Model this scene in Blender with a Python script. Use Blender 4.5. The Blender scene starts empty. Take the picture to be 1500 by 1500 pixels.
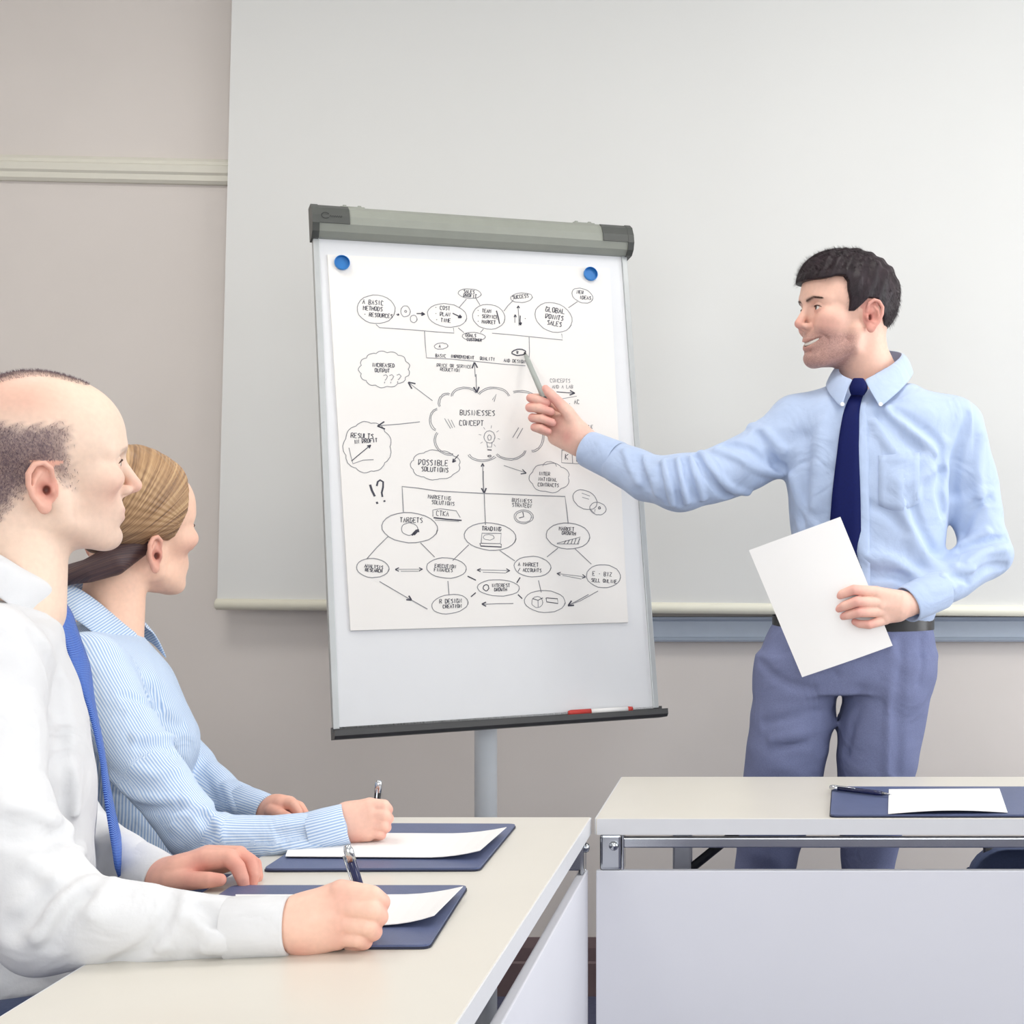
import bpy, bmesh, math, random
import numpy as np
from mathutils import Vector, Matrix

# ------------------------------------------------------------------ camera, world, light, exposure
FPX, CX, CY, CAM_H = 2200.0, 1125.0, 800.0, 1.17      # focal length in px, vanishing point, camera height (1500 x 1500 frame)
sc = bpy.context.scene
col = sc.collection
cam_data = bpy.data.cameras.new('camera')
cam = bpy.data.objects.new('camera', cam_data)
col.objects.link(cam)
cam.location = (0, 0, CAM_H)
cam.rotation_euler = (math.pi / 2, 0, 0)
cam_data.sensor_width = 36
cam_data.lens = 36 * FPX / 1500
cam_data.shift_x = (750 - CX) / 1500
cam_data.shift_y = (CY - 750) / 1500
cam_data.clip_start = 0.02
sc.camera = cam

world = bpy.data.worlds.new('world')
sc.world = world
world.use_nodes = True
world.node_tree.nodes['Background'].inputs[0].default_value = (0.80, 0.90, 1.0, 1)
world.node_tree.nodes['Background'].inputs[1].default_value = 1.0

def area(name, loc, rot, sx, sy, power, color):
    d = bpy.data.lights.new(name, 'AREA')
    d.shape = 'RECTANGLE'; d.size = sx; d.size_y = sy; d.energy = power; d.color = color
    o = bpy.data.objects.new(name, d); col.objects.link(o)
    o.location = loc; o.rotation_euler = rot
    return o
# daylight entering through the windows of the right wall and of the wall behind the camera
WINX, WINB = 2.55, -2.0
for wy, wp_ in ((0.2, 12), (1.75, 22), (3.1, 40)):
    area('window_daylight', (WINX - 0.06, wy, 1.55), (0, math.radians(-90), math.pi), 1.7, 1.1, wp_, (0.97, 0.985, 1.0))
for wx, wp_ in ((-1.1, 26), (0.75, 52)):
    area('window_daylight', (wx, WINB + 0.06, 1.6), (math.radians(90), 0, 0), 1.5, 1.7, wp_, (0.98, 0.99, 1.0))
# ceiling lamps
LAMPS = [(-1.3, 0.6), (0.5, 0.6), (-1.3, 2.4), (0.5, 2.4)]
for lx, ly in LAMPS:
    area('ceiling_lamp_light', (lx, ly, 2.84), (0, 0, 0), 0.58, 0.58, 4 if ly < 1 else 11, (1.0, 0.97, 0.93))
sc.view_settings.view_transform = 'Standard'
sc.view_settings.look = 'None'
sc.view_settings.exposure = -0.28
sc.view_settings.gamma = 1.0
sc.view_settings.use_curve_mapping = False

# ------------------------------------------------------------------ helpers
def V(*a):
    return np.array(a, dtype=float)
def P(px, py, Y):
    return V((px - CX) * Y / FPX, Y, CAM_H - (py - CY) * Y / FPX)
def onz(px, py, z):
    return P(px, py, (CAM_H - z) * FPX / (py - CY))
def on_plane(px, py, o, n):
    d = V((px - CX) / FPX, 1, -(py - CY) / FPX)
    c = V(0, 0, CAM_H)
    t = np.dot(np.asarray(o) - c, n) / np.dot(d, n)
    return c + d * t
def unit(v):
    v = np.asarray(v, float)
    return v / np.linalg.norm(v)
def lin(c):
    if isinstance(c, str):
        c = [int(c[i:i + 2], 16) / 255 for i in (0, 2, 4)]
    return tuple(((x / 12.92) if x <= 0.04045 else ((x + 0.055) / 1.055) ** 2.4) for x in c)

def material(name, color, rough=0.5, metal=0.0, spec=0.4, var=0.0, scale=30.0, bump=0.0, bscale=200.0, sss=0.0, attr=None, stretch=None, sheen=0.0, wrinkle=0.0, wscale=14.0):
    """procedural principled material: base colour with fine noise variation and bump"""
    m = bpy.data.materials.new(name); m.use_nodes = True
    nt = m.node_tree; b = nt.nodes['Principled BSDF']
    L = nt.links.new
    c = lin(color) + (1,)
    b.inputs['Base Color'].default_value = c
    b.inputs['Roughness'].default_value = rough
    b.inputs['Metallic'].default_value = metal
    b.inputs['Specular IOR Level'].default_value = spec
    if sheen: b.inputs['Sheen Weight'].default_value = sheen
    if sss:
        b.inputs['Subsurface Weight'].default_value = sss
        b.inputs['Subsurface Radius'].default_value = (0.005, 0.0022, 0.0014)
        b.inputs['Subsurface Scale'].default_value = 1.0
    tc = nt.nodes.new('ShaderNodeTexCoord')
    mp = nt.nodes.new('ShaderNodeMapping')
    L(tc.outputs['Object'], mp.inputs[0])
    if stretch: mp.inputs['Scale'].default_value = stretch
    src = None
    if attr:
        a = nt.nodes.new('ShaderNodeAttribute'); a.attribute_name = attr
        src = a.outputs['Color']
    if var:
        n = nt.nodes.new('ShaderNodeTexNoise'); n.inputs['Scale'].default_value = scale; n.inputs['Detail'].default_value = 4
        L(mp.outputs[0], n.inputs['Vector'])
        mr = nt.nodes.new('ShaderNodeMapRange')
        mr.inputs[1].default_value = 0.3; mr.inputs[2].default_value = 0.7
        mr.inputs[3].default_value = 1 - var; mr.inputs[4].default_value = 1 + var
        L(n.outputs[0], mr.inputs[0])
        mx = nt.nodes.new('ShaderNodeVectorMath'); mx.operation = 'SCALE'
        if src is not None: L(src, mx.inputs[0])
        else: mx.inputs[0].default_value = c[:3]
        L(mr.outputs[0], mx.inputs['Scale'])
        src = mx.outputs[0]
    if src is not None: L(src, b.inputs['Base Color'])
    if bump:
        n2 = nt.nodes.new('ShaderNodeTexNoise'); n2.inputs['Scale'].default_value = bscale; n2.inputs['Detail'].default_value = 3
        L(mp.outputs[0], n2.inputs['Vector'])
        bp = nt.nodes.new('ShaderNodeBump'); bp.inputs['Strength'].default_value = bump; bp.inputs['Distance'].default_value = 0.002
        L(n2.outputs[0], bp.inputs['Height']); L(bp.outputs[0], b.inputs['Normal'])
        if wrinkle:
            n3 = nt.nodes.new('ShaderNodeTexNoise'); n3.inputs['Scale'].default_value = wscale; n3.inputs['Detail'].default_value = 2.5; n3.inputs['Distortion'].default_value = 1.2
            L(mp.outputs[0], n3.inputs['Vector'])
            b3 = nt.nodes.new('ShaderNodeBump'); b3.inputs['Strength'].default_value = wrinkle; b3.inputs['Distance'].default_value = 0.02
            L(n3.outputs[0], b3.inputs['Height']); L(b3.outputs[0], bp.inputs['Normal'])
    return m

M = {}
M['wall'] = material('painted_wall', 'ded7d1', 0.8, var=0.02, scale=4, bump=0.05, bscale=300)
M['ceil'] = material('ceiling_paint', 'eeeeea', 0.9, var=0.01)
M['trim'] = material('cream_trim_paint', 'e0ddd0', 0.45, var=0.01)
M['rail'] = material('blue_grey_rail_paint', 'b9c3d0', 0.5, var=0.02)
M['base'] = material('brown_baseboard', '6d5b5c', 0.5, var=0.08, scale=12)
M['floor'] = material('dark_blue_carpet', '4d4f66', 0.95, var=0.12, scale=90, bump=0.3, bscale=400)
M['screen'] = material('matt_white_screen', 'dededb', 0.85, var=0.008, scale=3)
M['screenbar'] = material('cream_bar', 'e4e1d0', 0.45)
M['laminate'] = material('cream_laminate', 'd9d4c9', 0.32, var=0.01, scale=8)
M['laminate_edge'] = material('pale_grey_laminate_edge', 'dedee0', 0.4, var=0.01)
M['panel'] = material('pale_grey_panel', 'e4e4ea', 0.45, var=0.01, scale=5)
M['chrome'] = material('brushed_chrome', 'c9ccd0', 0.18, metal=1.0, var=0.03, scale=40)
M['steel'] = material('grey_steel', 'b4b7c0', 0.35, metal=0.7, var=0.04)
M['blacksteel'] = material('black_steel', '23242b', 0.4, metal=0.3, var=0.05)
M['leather'] = material('navy_leatherette', '566083', 0.42, var=0.06, scale=25, bump=0.15, bscale=500)
M['leather_edge'] = material('dark_navy_edge', '1d2238', 0.5, var=0.05)
M['paper'] = material('white_paper', 'e9e6e2', 0.75, var=0.006, scale=6)
M['paperw'] = material('bright_white_paper', 'efedeb', 0.8, var=0.004, scale=6)
M['board'] = material('white_enamel_board', 'dfe0e2', 0.3, var=0.006)
M['alu'] = material('silver_frame', 'b9bcbc', 0.4, metal=0.4, var=0.03)
M['olive'] = material('grey_olive_plastic', '8f9289', 0.45, var=0.03)
M['darkgrey'] = material('dark_grey_plastic', '4c4e4b', 0.45, var=0.05)
M['badge'] = material('grey_badge_print', '2c2d2c', 0.5)
M['tray'] = material('charcoal_tray', '4a4a4a', 0.45, var=0.05)
M['white_metal'] = material('white_powder_coat', 'e6eaec', 0.4, var=0.01)
M['magnet'] = material('blue_plastic', '2f7ec4', 0.35, var=0.02)
M['red'] = material('red_plastic', 'c23a33', 0.4, var=0.03)
M['whitep'] = material('white_plastic', 'eeecea', 0.35, var=0.01)
M['greypen'] = material('grey_plastic', 'a3a8a3', 0.35, var=0.03)
M['black'] = material('black_plastic', '17171b', 0.35, var=0.05)
M['navypen'] = material('navy_lacquer', '1a1f4a', 0.2, var=0.05, spec=0.6)
M['ink'] = material('grey_ink', '8a8a8e', 0.9, var=0.15, scale=60)
M['inkdark'] = material('dark_ink', '4b4b55', 0.9, var=0.15, scale=60)
M['chair'] = material('navy_upholstery', '434e6d', 0.8, var=0.08, scale=200, bump=0.2, bscale=600)
M['lamp'] = material('lamp_diffuser', 'ffffff', 0.5)
_b = M['lamp'].node_tree.nodes['Principled BSDF']
_b.inputs['Emission Color'].default_value = (1, .97, .92, 1); _b.inputs['Emission Strength'].default_value = 4.0
M['glass'] = material('window_glass', 'eef4f8', 0.05)
_b = M['glass'].node_tree.nodes['Principled BSDF']
_b.inputs['Transmission Weight'].default_value = 1.0; _b.inputs['IOR'].default_value = 1.05

def tag(o, label=None, cat=None, group=None, kind=None):
    if label: o['label'] = label
    if cat: o['category'] = cat
    if group: o['group'] = group
    if kind: o['kind'] = kind
    return o

def mk(name, verts, faces, mat, parent=None, smooth=False, cols=None, floats=None):
    me = bpy.data.meshes.new(name)
    v = np.asarray(verts, dtype=np.float64).reshape(-1, 3)
    if parent is not None:
        v = v - np.array(parent.matrix_world.translation if parent.parent is None else parent['origin'])
    me.from_pydata(v.tolist(), [], faces if isinstance(faces, list) else faces.tolist())
    me.materials.append(M[mat] if isinstance(mat, str) else mat)
    if smooth: me.polygons.foreach_set('use_smooth', [True] * len(me.polygons))
    if cols is not None:
        a = me.attributes.new('skin_colour', 'FLOAT_COLOR', 'POINT')
        c4 = np.ones((len(v), 4), np.float32); c4[:, :3] = cols
        a.data.foreach_set('color', c4.ravel())
    if floats:
        for k, arr in floats.items():
            a = me.attributes.new(k, 'FLOAT', 'POINT'); a.data.foreach_set('value', np.asarray(arr, np.float32))
    me.update()
    o = bpy.data.objects.new(name, me)
    col.objects.link(o)
    if parent is not None:
        o.parent = parent
        o['origin'] = [float(x) for x in (parent.location if parent.parent is None else parent['origin'])]
    return o

def empty(name, loc, label, cat, group=None):
    o = bpy.data.objects.new(name, None)
    col.objects.link(o); o.location = [float(x) for x in loc]
    o.empty_display_size = 0.1
    bpy.context.view_layer.update()
    return tag(o, label, cat, group)

def box_vf(lo, hi, bevel=0.0, seg=2):
    bm = bmesh.new()
    bmesh.ops.create_cube(bm, size=1)
    lo = np.asarray(lo, float); hi = np.asarray(hi, float)
    for v in bm.verts:
        v.co = Vector([lo[i] + (v.co[i] + 0.5) * (hi[i] - lo[i]) for i in range(3)])
    if bevel:
        bmesh.ops.bevel(bm, geom=bm.edges[:], offset=bevel, segments=seg, affect='EDGES', profile=0.6)
    bm.verts.index_update()
    vs = [tuple(v.co) for v in bm.verts]; fs = [[v.index for v in f.verts] for f in bm.faces]
    bm.free()
    return vs, fs

def frame_axes(d, up=(0, 0, 1)):
    d = unit(d); up = np.asarray(up, float)
    if abs(np.dot(d, up)) > 0.95: up = V(1, 0, 0) if abs(d[0]) < 0.9 else V(0, 1, 0)
    a = unit(np.cross(up, d)); b = np.cross(d, a)
    return a, b

def tube_vf(pts, radii, n=16, cap=True, flat=1.0, up=(0, 0, 1)):
    """swept tube through pts; flat < 1 squashes the section along its second axis"""
    pts = [np.asarray(p, float) for p in pts]
    vs, fs = [], []
    for i, p in enumerate(pts):
        d = pts[min(i + 1, len(pts) - 1)] - pts[max(i - 1, 0)]
        a, b = frame_axes(d, up)
        r = radii[i] if hasattr(radii, '__len__') else radii
        for k in range(n):
            t = 2 * math.pi * k / n
            vs.append(p + a * r * math.cos(t) + b * r * flat * math.sin(t))
    for i in range(len(pts) - 1):
        for k in range(n):
            k2 = (k + 1) % n
            fs.append([i * n + k, i * n + k2, (i + 1) * n + k2, (i + 1) * n + k])
    if cap:
        fs.append(list(range(n))[::-1]); fs.append([(len(pts) - 1) * n + k for k in range(n)])
    return vs, fs

def merge(*vfs):
    vs, fs = [], []
    for v, f in vfs:
        o = len(vs); vs += [tuple(x) for x in v]; fs += [[i + o for i in q] for q in f]
    return vs, fs

def prism_vf(poly, thick):
    """poly: list of 3d points of a planar outline; thick: extrusion vector"""
    n = len(poly); t = np.asarray(thick, float)
    vs = [np.asarray(p, float) for p in poly] + [np.asarray(p, float) + t for p in poly]
    fs = [list(range(n)), [n + i for i in range(n)][::-1]]
    for i in range(n):
        j = (i + 1) % n
        fs.append([j, i, n + i, n + j])
    return vs, fs

def quad_sheet(c00, c10, c11, c01, nu, nv, disp, thick):
    """curved thin sheet from four corners; disp(u,v) -> offset vector; solid of given thickness vector"""
    top, fs = [], []
    for j in range(nv + 1):
        for i in range(nu + 1):
            u, v = i / nu, j / nv
            p = (1 - u) * (1 - v) * c00 + u * (1 - v) * c10 + u * v * c11 + (1 - u) * v * c01 + disp(u, v)
            top.append(p)
    n = len(top); t = np.asarray(thick, float)
    vs = top + [p + t for p in top]
    W = nu + 1
    for j in range(nv):
        for i in range(nu):
            a = j * W + i
            fs.append([a, a + 1, a + W + 1, a + W]); fs.append([n + a, n + a + W, n + a + W + 1, n + a + 1])
    ring = [i for i in range(W)] + [j * W + nu for j in range(1, nv + 1)] + [nv * W + i for i in range(nu - 1, -1, -1)] + [j * W for j in range(nv - 1, 0, -1)]
    for a, b in zip(ring, ring[1:] + ring[:1]):
        fs.append([b, a, n + a, n + b])
    return vs, fs
# ------------------------------------------------------------------ the room
WALL_Y, ROOM_L, ROOM_R, ROOM_F, ROOM_H = 3.92, -2.6, WINX, WINB, 2.9
def struct(name, vf, mat, parent=None, label=None):
    o = mk(name, vf[0], vf[1], mat, parent)
    if parent is None: o['kind'] = 'structure'
    if label: o['label'] = label
    return o
struct('floor', box_vf((ROOM_L - .1, ROOM_F - .1, -0.1), (ROOM_R + .1, WALL_Y + .1, 0)), 'floor', label='dark blue carpet floor of the meeting room')
struct('ceiling', box_vf((ROOM_L - .1, ROOM_F - .1, ROOM_H), (ROOM_R + .1, WALL_Y + .1, ROOM_H + .1)), 'ceil', label='plain white ceiling above the meeting room')
struct('wall_back', box_vf((ROOM_L - .1, WALL_Y, 0), (ROOM_R + .1, WALL_Y + .1, ROOM_H)), 'wall', label='taupe painted wall behind the projection screen')
struct('wall_left', box_vf((ROOM_L - .1, ROOM_F, 0), (ROOM_L, WALL_Y, ROOM_H)), 'wall', label='taupe painted wall at the seated side')
def window_wall(name, label, lo, hi, axis, wins, zlo, zhi):
    """wall slab with rectangular openings; axis: index along which the openings are spread"""
    parts, cur = [], lo[axis]
    def slab(a0, a1, z0, z1):
        l = list(lo); h = list(hi); l[axis] = a0; h[axis] = a1; l[2] = z0; h[2] = z1
        parts.append(box_vf(l, h))
    for a0, a1 in wins:
        slab(cur, a0, lo[2], hi[2]); slab(a0, a1, lo[2], zlo); slab(a0, a1, zhi, hi[2]); cur = a1
    slab(cur, hi[axis], lo[2], hi[2])
    return struct(name, merge(*parts), 'wall', label=label)
WR = [(-.55, .95), (1.1, 2.4), (2.5, 3.7)]
window_wall('wall_right', 'taupe painted wall with three daylight windows', (ROOM_R, ROOM_F, 0), (ROOM_R + .1, WALL_Y, ROOM_H), 1, WR, .85, 2.45)
WF = [(-1.85, -.35), (0, 1.5)]
window_wall('wall_front', 'taupe painted wall behind the camera with two windows', (ROOM_L, ROOM_F - .1, 0), (ROOM_R, ROOM_F, ROOM_H), 0, WF, .7, 2.5)
wn = 0
def window(lo, hi, axis):
    """frame bars and glass pane filling one opening"""
    global wn
    wn += 1
    lo = np.array(lo, float); hi = np.array(hi, float)
    t = .05
    bars = []
    for a, b in ((lo[axis], lo[axis] + t), (hi[axis] - t, hi[axis]), ((lo[axis] + hi[axis]) / 2 - t / 2, (lo[axis] + hi[axis]) / 2 + t / 2)):
        l = lo.copy(); h = hi.copy(); l[axis] = a; h[axis] = b; bars.append(box_vf(l, h))
    for a, b in ((lo[2], lo[2] + t), (hi[2] - t, hi[2])):
        l = lo.copy(); h = hi.copy(); l[2] = a; h[2] = b; bars.append(box_vf(l, h))
    w = struct('window_%d' % wn, merge(*bars), 'white_metal', label='white framed window letting in daylight')
    other = 1 - axis
    l = lo.copy(); h = hi.copy(); m = (lo[other] + hi[other]) / 2; l[other] = m - .003; h[other] = m + .003
    l[axis] += t; h[axis] -= t; l[2] += t; h[2] -= t
    o = mk('pane', *box_vf(l, h), 'glass', w)
for a, b in WR: window((ROOM_R + .03, a, .85), (ROOM_R + .08, b, 2.45), 1)
for a, b in WF: window((a, ROOM_F - .08, .7), (b, ROOM_F - .03, 2.5), 0)
def strip(p0, p1, prof, mat, name, label=None):
    """moulding: profile (out, z) polyline swept from p0 to p1 along the back wall"""
    n = len(prof); vs = []
    for p in (p0, p1):
        vs += [V(p[0], WALL_Y - a, p[1] + b) for a, b in prof]
    fs = [[i, (i + 1) % n, n + (i + 1) % n, n + i] for i in range(n)] + [list(range(n))[::-1], [n + i for i in range(n)]]
    return struct(name, (vs, fs), mat, label=label)
strip((ROOM_L, 0), (ROOM_R, 0), [(0, 0), (.018, 0), (.018, .085), (.014, .09), (.014, .125), (.006, .15), (0, .15)], 'base', 'baseboard_back', 'dark brown baseboard along the back wall')
z0, z1 = P(-300, 240, WALL_Y), P(400, 255, WALL_Y)
strip((z0[0], z0[2]), (z1[0], z1[2]), [(0, -.033), (.012, -.033), (.02, -.026), (.02, -.012), (.026, -.006), (.026, .012), (.02, .016), (.02, .024), (.012, .033), (0, .033)], 'trim', 'trim_1', 'cream moulded picture rail on the taupe wall')
z0, z1 = P(700, 921, WALL_Y), P(1900, 921, WALL_Y)
strip((z0[0], z0[2]), (z1[0], z1[2]), [(0, -.032), (.03, -.032), (.034, -.027), (.018, -.02), (.018, .02), (.03, .026), (.034, .032), (0, .032)], 'rail', 'trim_2', 'blue grey chair rail under the projection screen')
for (lx, ly), where in zip(LAMPS, ('behind the seated man', 'by the window behind the camera', 'over the seated woman', 'over the table before the presenter')):
    e = empty('ceiling_lamp', (lx, ly, ROOM_H), 'square white ceiling lamp panel ' + where, 'ceiling lamp', 'ceiling lamp panels')
    mk('lamp_frame', *merge(box_vf((lx - .32, ly - .32, ROOM_H - .05), (lx + .32, ly - .29, ROOM_H)), box_vf((lx - .32, ly + .29, ROOM_H - .05), (lx + .32, ly + .32, ROOM_H)),
       box_vf((lx - .32, ly - .29, ROOM_H - .05), (lx - .29, ly + .29, ROOM_H)), box_vf((lx + .29, ly - .29, ROOM_H - .05), (lx + .32, ly + .29, ROOM_H))), 'white_metal', e)
    mk('diffuser', *box_vf((lx - .29, ly - .29, ROOM_H - .045), (lx + .29, ly + .29, ROOM_H - .03)), 'lamp', e)

# ------------------------------------------------------------------ projection screen
SY = WALL_Y - 0.075
e = empty('projection_screen', (0.3, SY, ROOM_H - .12), 'large pull-down white projection screen hanging on the back wall', 'projection screen')
c00, c10, c11, c01 = P(318, 884, SY), P(1760, 896, SY), P(1780, -330, SY), P(348, -330, SY)
mk('screen_fabric', *quad_sheet(c00, c10, c11, c01, 24, 12, lambda u, v: V(0, .003 * math.sin(u * 9) * (1 - v), 0), (0, .004, 0)), 'screen', e, smooth=False)
bz = []
for px, py in ((316, 885), (1762, 897)):
    bz.append(P(px, py, SY))
mk('bottom_bar', *tube_vf([bz[0], bz[0] * .999 + bz[1] * .001, bz[1]], [.012, .0145, .0145], n=14), 'screenbar', e, smooth=True)
mk('case', *box_vf((P(330, 0, SY)[0], SY - .06, 2.72), (P(1790, 0, SY)[0], SY + .06, 2.84), .01), 'whitep', e)

# ------------------------------------------------------------------ tables
TZ = 0.74
def table(origin, ang, L, D, label):
    ca, sa = math.cos(ang), math.sin(ang)
    def W(vf):
        return [V(origin[0] + ca * x - sa * y, origin[1] + sa * x + ca * y, z) for x, y, z in vf[0]], vf[1]
    e = empty('meeting_table', (origin[0], origin[1], 0), label, 'table')
    mk('table_top', *W(box_vf((0, 0, TZ - .026), (L, D, TZ), .0015)), 'laminate', e)
    for lo, hi in (((.002, -.0015, TZ - .0255), (L - .002, .001, TZ - .0005)), ((.002, D - .001, TZ - .0255), (L - .002, D + .0015, TZ - .0005))):
        mk('edge_band', *W(box_vf(lo, hi)), 'laminate_edge', e)
    for lo, hi in (((-.0015, .002, TZ - .0255), (.001, D - .002, TZ - .0005)), ((L - .001, .002, TZ - .0255), (L + .0015, D - .002, TZ - .0005))):
        mk('edge_band', *W(box_vf(lo, hi)), 'laminate_edge', e)
    mk('modesty_panel', *W(box_vf((0.0, .004, .30), (L, .018, TZ - .083), .002)), 'panel', e)
    mk('rail', *W(box_vf((.035, .012, TZ - .049), (L - .035, .030, TZ - .033), .002)), 'chrome', e)
    for x in (.006, L - .006 - .038):
        b = mk('bracket', *W(merge(box_vf((x, .006, TZ - .083), (x + .034, .011, TZ - .0265), .0045), box_vf((x + .034, .006, TZ - .083), (x + .038, .035, TZ - .0265), .0015))), 'chrome', e)
        bx, bz_ = x + .022, TZ - .044
        bv = tube_vf([V(bx, .0065, bz_), V(bx, .003, bz_), V(bx, .0005, bz_), V(bx, -.001, bz_)], [.0075, .0075, .006, .002], n=14)
        mk('bolt', *W(bv), 'chrome', b, smooth=True)
    for x, s in ((.125, 1), (L - .125, -1)):
        mk('leg', *W(box_vf((x - .016, D / 2 - .02, .03), (x + .016, D / 2 + .02, TZ - .026), .004)), 'steel', e)
        mk('foot', *W(box_vf((x - .02, .03, 0), (x + .02, D - .03, .03), .006)), 'steel', e)
        mk('brace', *W(tube_vf([V(x + s * .012, D / 2 - .01, TZ - .125), V(x + s * .13, D / 2 - .01, TZ - .030)], .008, n=8)), 'blacksteel', e)
    return e
table((-0.2815, 2.383 - 1.5), math.pi / 2, 1.5, 0.42, 'cream meeting table with chrome rail where the seated pair write')
table((-0.272, 2.371), 0, 1.5, 0.43, 'cream meeting table with pale grey front panel before the standing presenter')

# ------------------------------------------------------------------ folders, papers, pens on the tables
def folder(corners, label, h=.005):
    """corners px on the table top: near-left, near-right, far-right, far-left"""
    c = [onz(px, py, TZ) for px, py in corners]
    m = sum(c) / 4
    e = empty('desk_folder', (m[0], m[1], TZ), label, 'folder', None)
    def rounded(k, z, rr=.012):
        out = []
        for i in range(4):
            p, a, b = c[i], c[i - 1], c[(i + 1) % 4]
            p_ = m + (p - m) * k; 
            da, db = unit(a - p), unit(b - p)
            for t in np.linspace(0, 1, 5):
                q = (1 - t) ** 2 * (p_ + da * rr) + 2 * t * (1 - t) * p_ + t * t * (p_ + db * rr)
                out.append(V(q[0], q[1], z))
        return out
    mk('back_cover', *prism_vf(rounded(1, TZ + .0003), (0, 0, .0022)), 'leather_edge', e)
    mk('front_cover', *prism_vf(rounded(.993, TZ + .0025), (0, 0, h - .0025)), 'leather', e)
    return e
def sheet_on(corners, label, z, curl, name='paper_sheet'):
    c = [onz(px, py, z) for px, py in corners]
    vf = quad_sheet(c[0], c[1], c[2], c[3], 16, 10, curl, (0, 0, .0008))
    m = sum(c) / 4
    o = mk(name, *vf, 'paperw', smooth=False)
    return tag(o, label, 'paper')
FZ = TZ + .0055
folder([(208, 1392), (630, 1391), (686, 1302), (340, 1302)], 'navy folder under the hand of the man in the white shirt')
sheet_on([(350, 1361), (636, 1357), (678, 1311), (345, 1311)], 'white note paper on the folder of the man in the white shirt', FZ,
         lambda u, v: V(0, 0, .010 * max(0, u - .72) ** 2 / .08 + .002 * (1 - v)))
folder([(384, 1278), (703, 1277), (757, 1211), (487, 1210)], 'navy folder under the hand of the woman in the striped shirt')
sheet_on([(418, 1257), (703, 1259), (742, 1222), (430, 1220)], 'white note paper on the folder of the woman in the striped shirt', FZ,
         lambda u, v: V(0, 0, .010 * max(0, u - .72) ** 2 / .08 + .002 * (1 - v)))
folder([(1215, 1198), (1560, 1198), (1560, 1156), (1218, 1156)], 'navy folder with loose pen and sheet on the table before the presenter')
sheet_on([(1301, 1193), (1476, 1191), (1464, 1156), (1302, 1157)], 'blank white sheet lying alone on the folder before the presenter', FZ,
         lambda u, v: V(0, 0, .0045 * math.sin(math.pi * min(1, max(0, u))) * (1 - v) + .0005))

def pen(p0, p1, label, body='black', r=.0045, silver_top=True, clip=None):
    """ballpoint from tip p0 to top p1"""
    p0, p1 = np.asarray(p0), np.asarray(p1)
    d = unit(p1 - p0); L = np.linalg.norm(p1 - p0)
    at = lambda s: p0 + d * s
    e = empty('ballpoint_pen', p0, label, 'pen')
    mk('barrel', *tube_vf([at(.018), at(.03), at(L - .018)], [r * .85, r, r], n=14), body, e, smooth=True)
    mk('tip', *tube_vf([at(0), at(.004), at(.018)], [.0006, .0012, r * .85], n=12), 'chrome', e, smooth=True)
    mk('cap', *tube_vf([at(L - .018), at(L - .006), at(L - .001), at(L)], [r * 1.08, r * 1.08, r * .8, r * .35], n=14), 'chrome' if silver_top else body, e, smooth=True)
    a, b = frame_axes(d) if clip is None else (unit(clip), None)
    mk('clip', *tube_vf([at(L - .012) + a * r, at(L - .012) + a * (r + .0022), at(L - .05) + a * (r + .0018), at(L - .053) + a * r], [.001, .0011, .0011, .001], n=8), 'chrome', e, smooth=True)
    return e
a_, b_ = onz(1306, 1164, FZ + .005), onz(1240, 1156, FZ + .005)
pen(a_, b_ + unit(b_ - a_) * .035, 'black pen lying loose on the folder before the presenter', 'navypen', clip=(0.1, -.8, .6))

# ------------------------------------------------------------------ flip chart
fo = V(-0.84102187, 2.91846099, 0.81372712)
fa, ft, fr = 0.40783412, 0.15822887, 0.02015894
r_ = V(math.cos(fa), math.sin(fa), 0); nb_ = V(-math.sin(fa), math.cos(fa), 0)
u_ = math.cos(ft) * V(0, 0, 1) + math.sin(ft) * nb_
FR = math.cos(fr) * r_ + math.sin(fr) * u_
FU = math.cos(fr) * u_ - math.sin(fr) * r_
FN = np.cross(FR, FU)                       # towards the camera
FW, FH = 0.66, 1.06235625
def FC(a, b, c=0.0):
    return fo + FR * a + FU * b + FN * c
def fbox(a0, a1, b0, b1, c0, c1, bevel=0.0):
    v, f = box_vf((a0, b0, c0), (a1, b1, c1), bevel)
    return [FC(*p) for p in v], [q[::-1] for q in f][:] if False else f
def fpx(px, py, c=0.0):
    """board coordinates (a, b) of a pixel, on the plane c in front of the board"""
    p = on_plane(px, py, fo + FN * c, FN) - fo
    return np.dot(p, FR), np.dot(p, FU)
pole_x = P(709, 1120, 3.12)[0]
base = V(pole_x, 3.12, 0)
e = empty('flip_chart', base, 'tilted white flip chart easel on a single white pole', 'flip chart')
board = mk('board', *fbox(0, FW, 0, FH - .03, -.018, 0), 'board', e)
for a0, a1 in ((-.004, .008), (FW - .008, FW + .004)):
    mk('frame_side', *fbox(a0, a1, 0, FH - .05, -.02, .004, .0015), 'alu', e)
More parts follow.
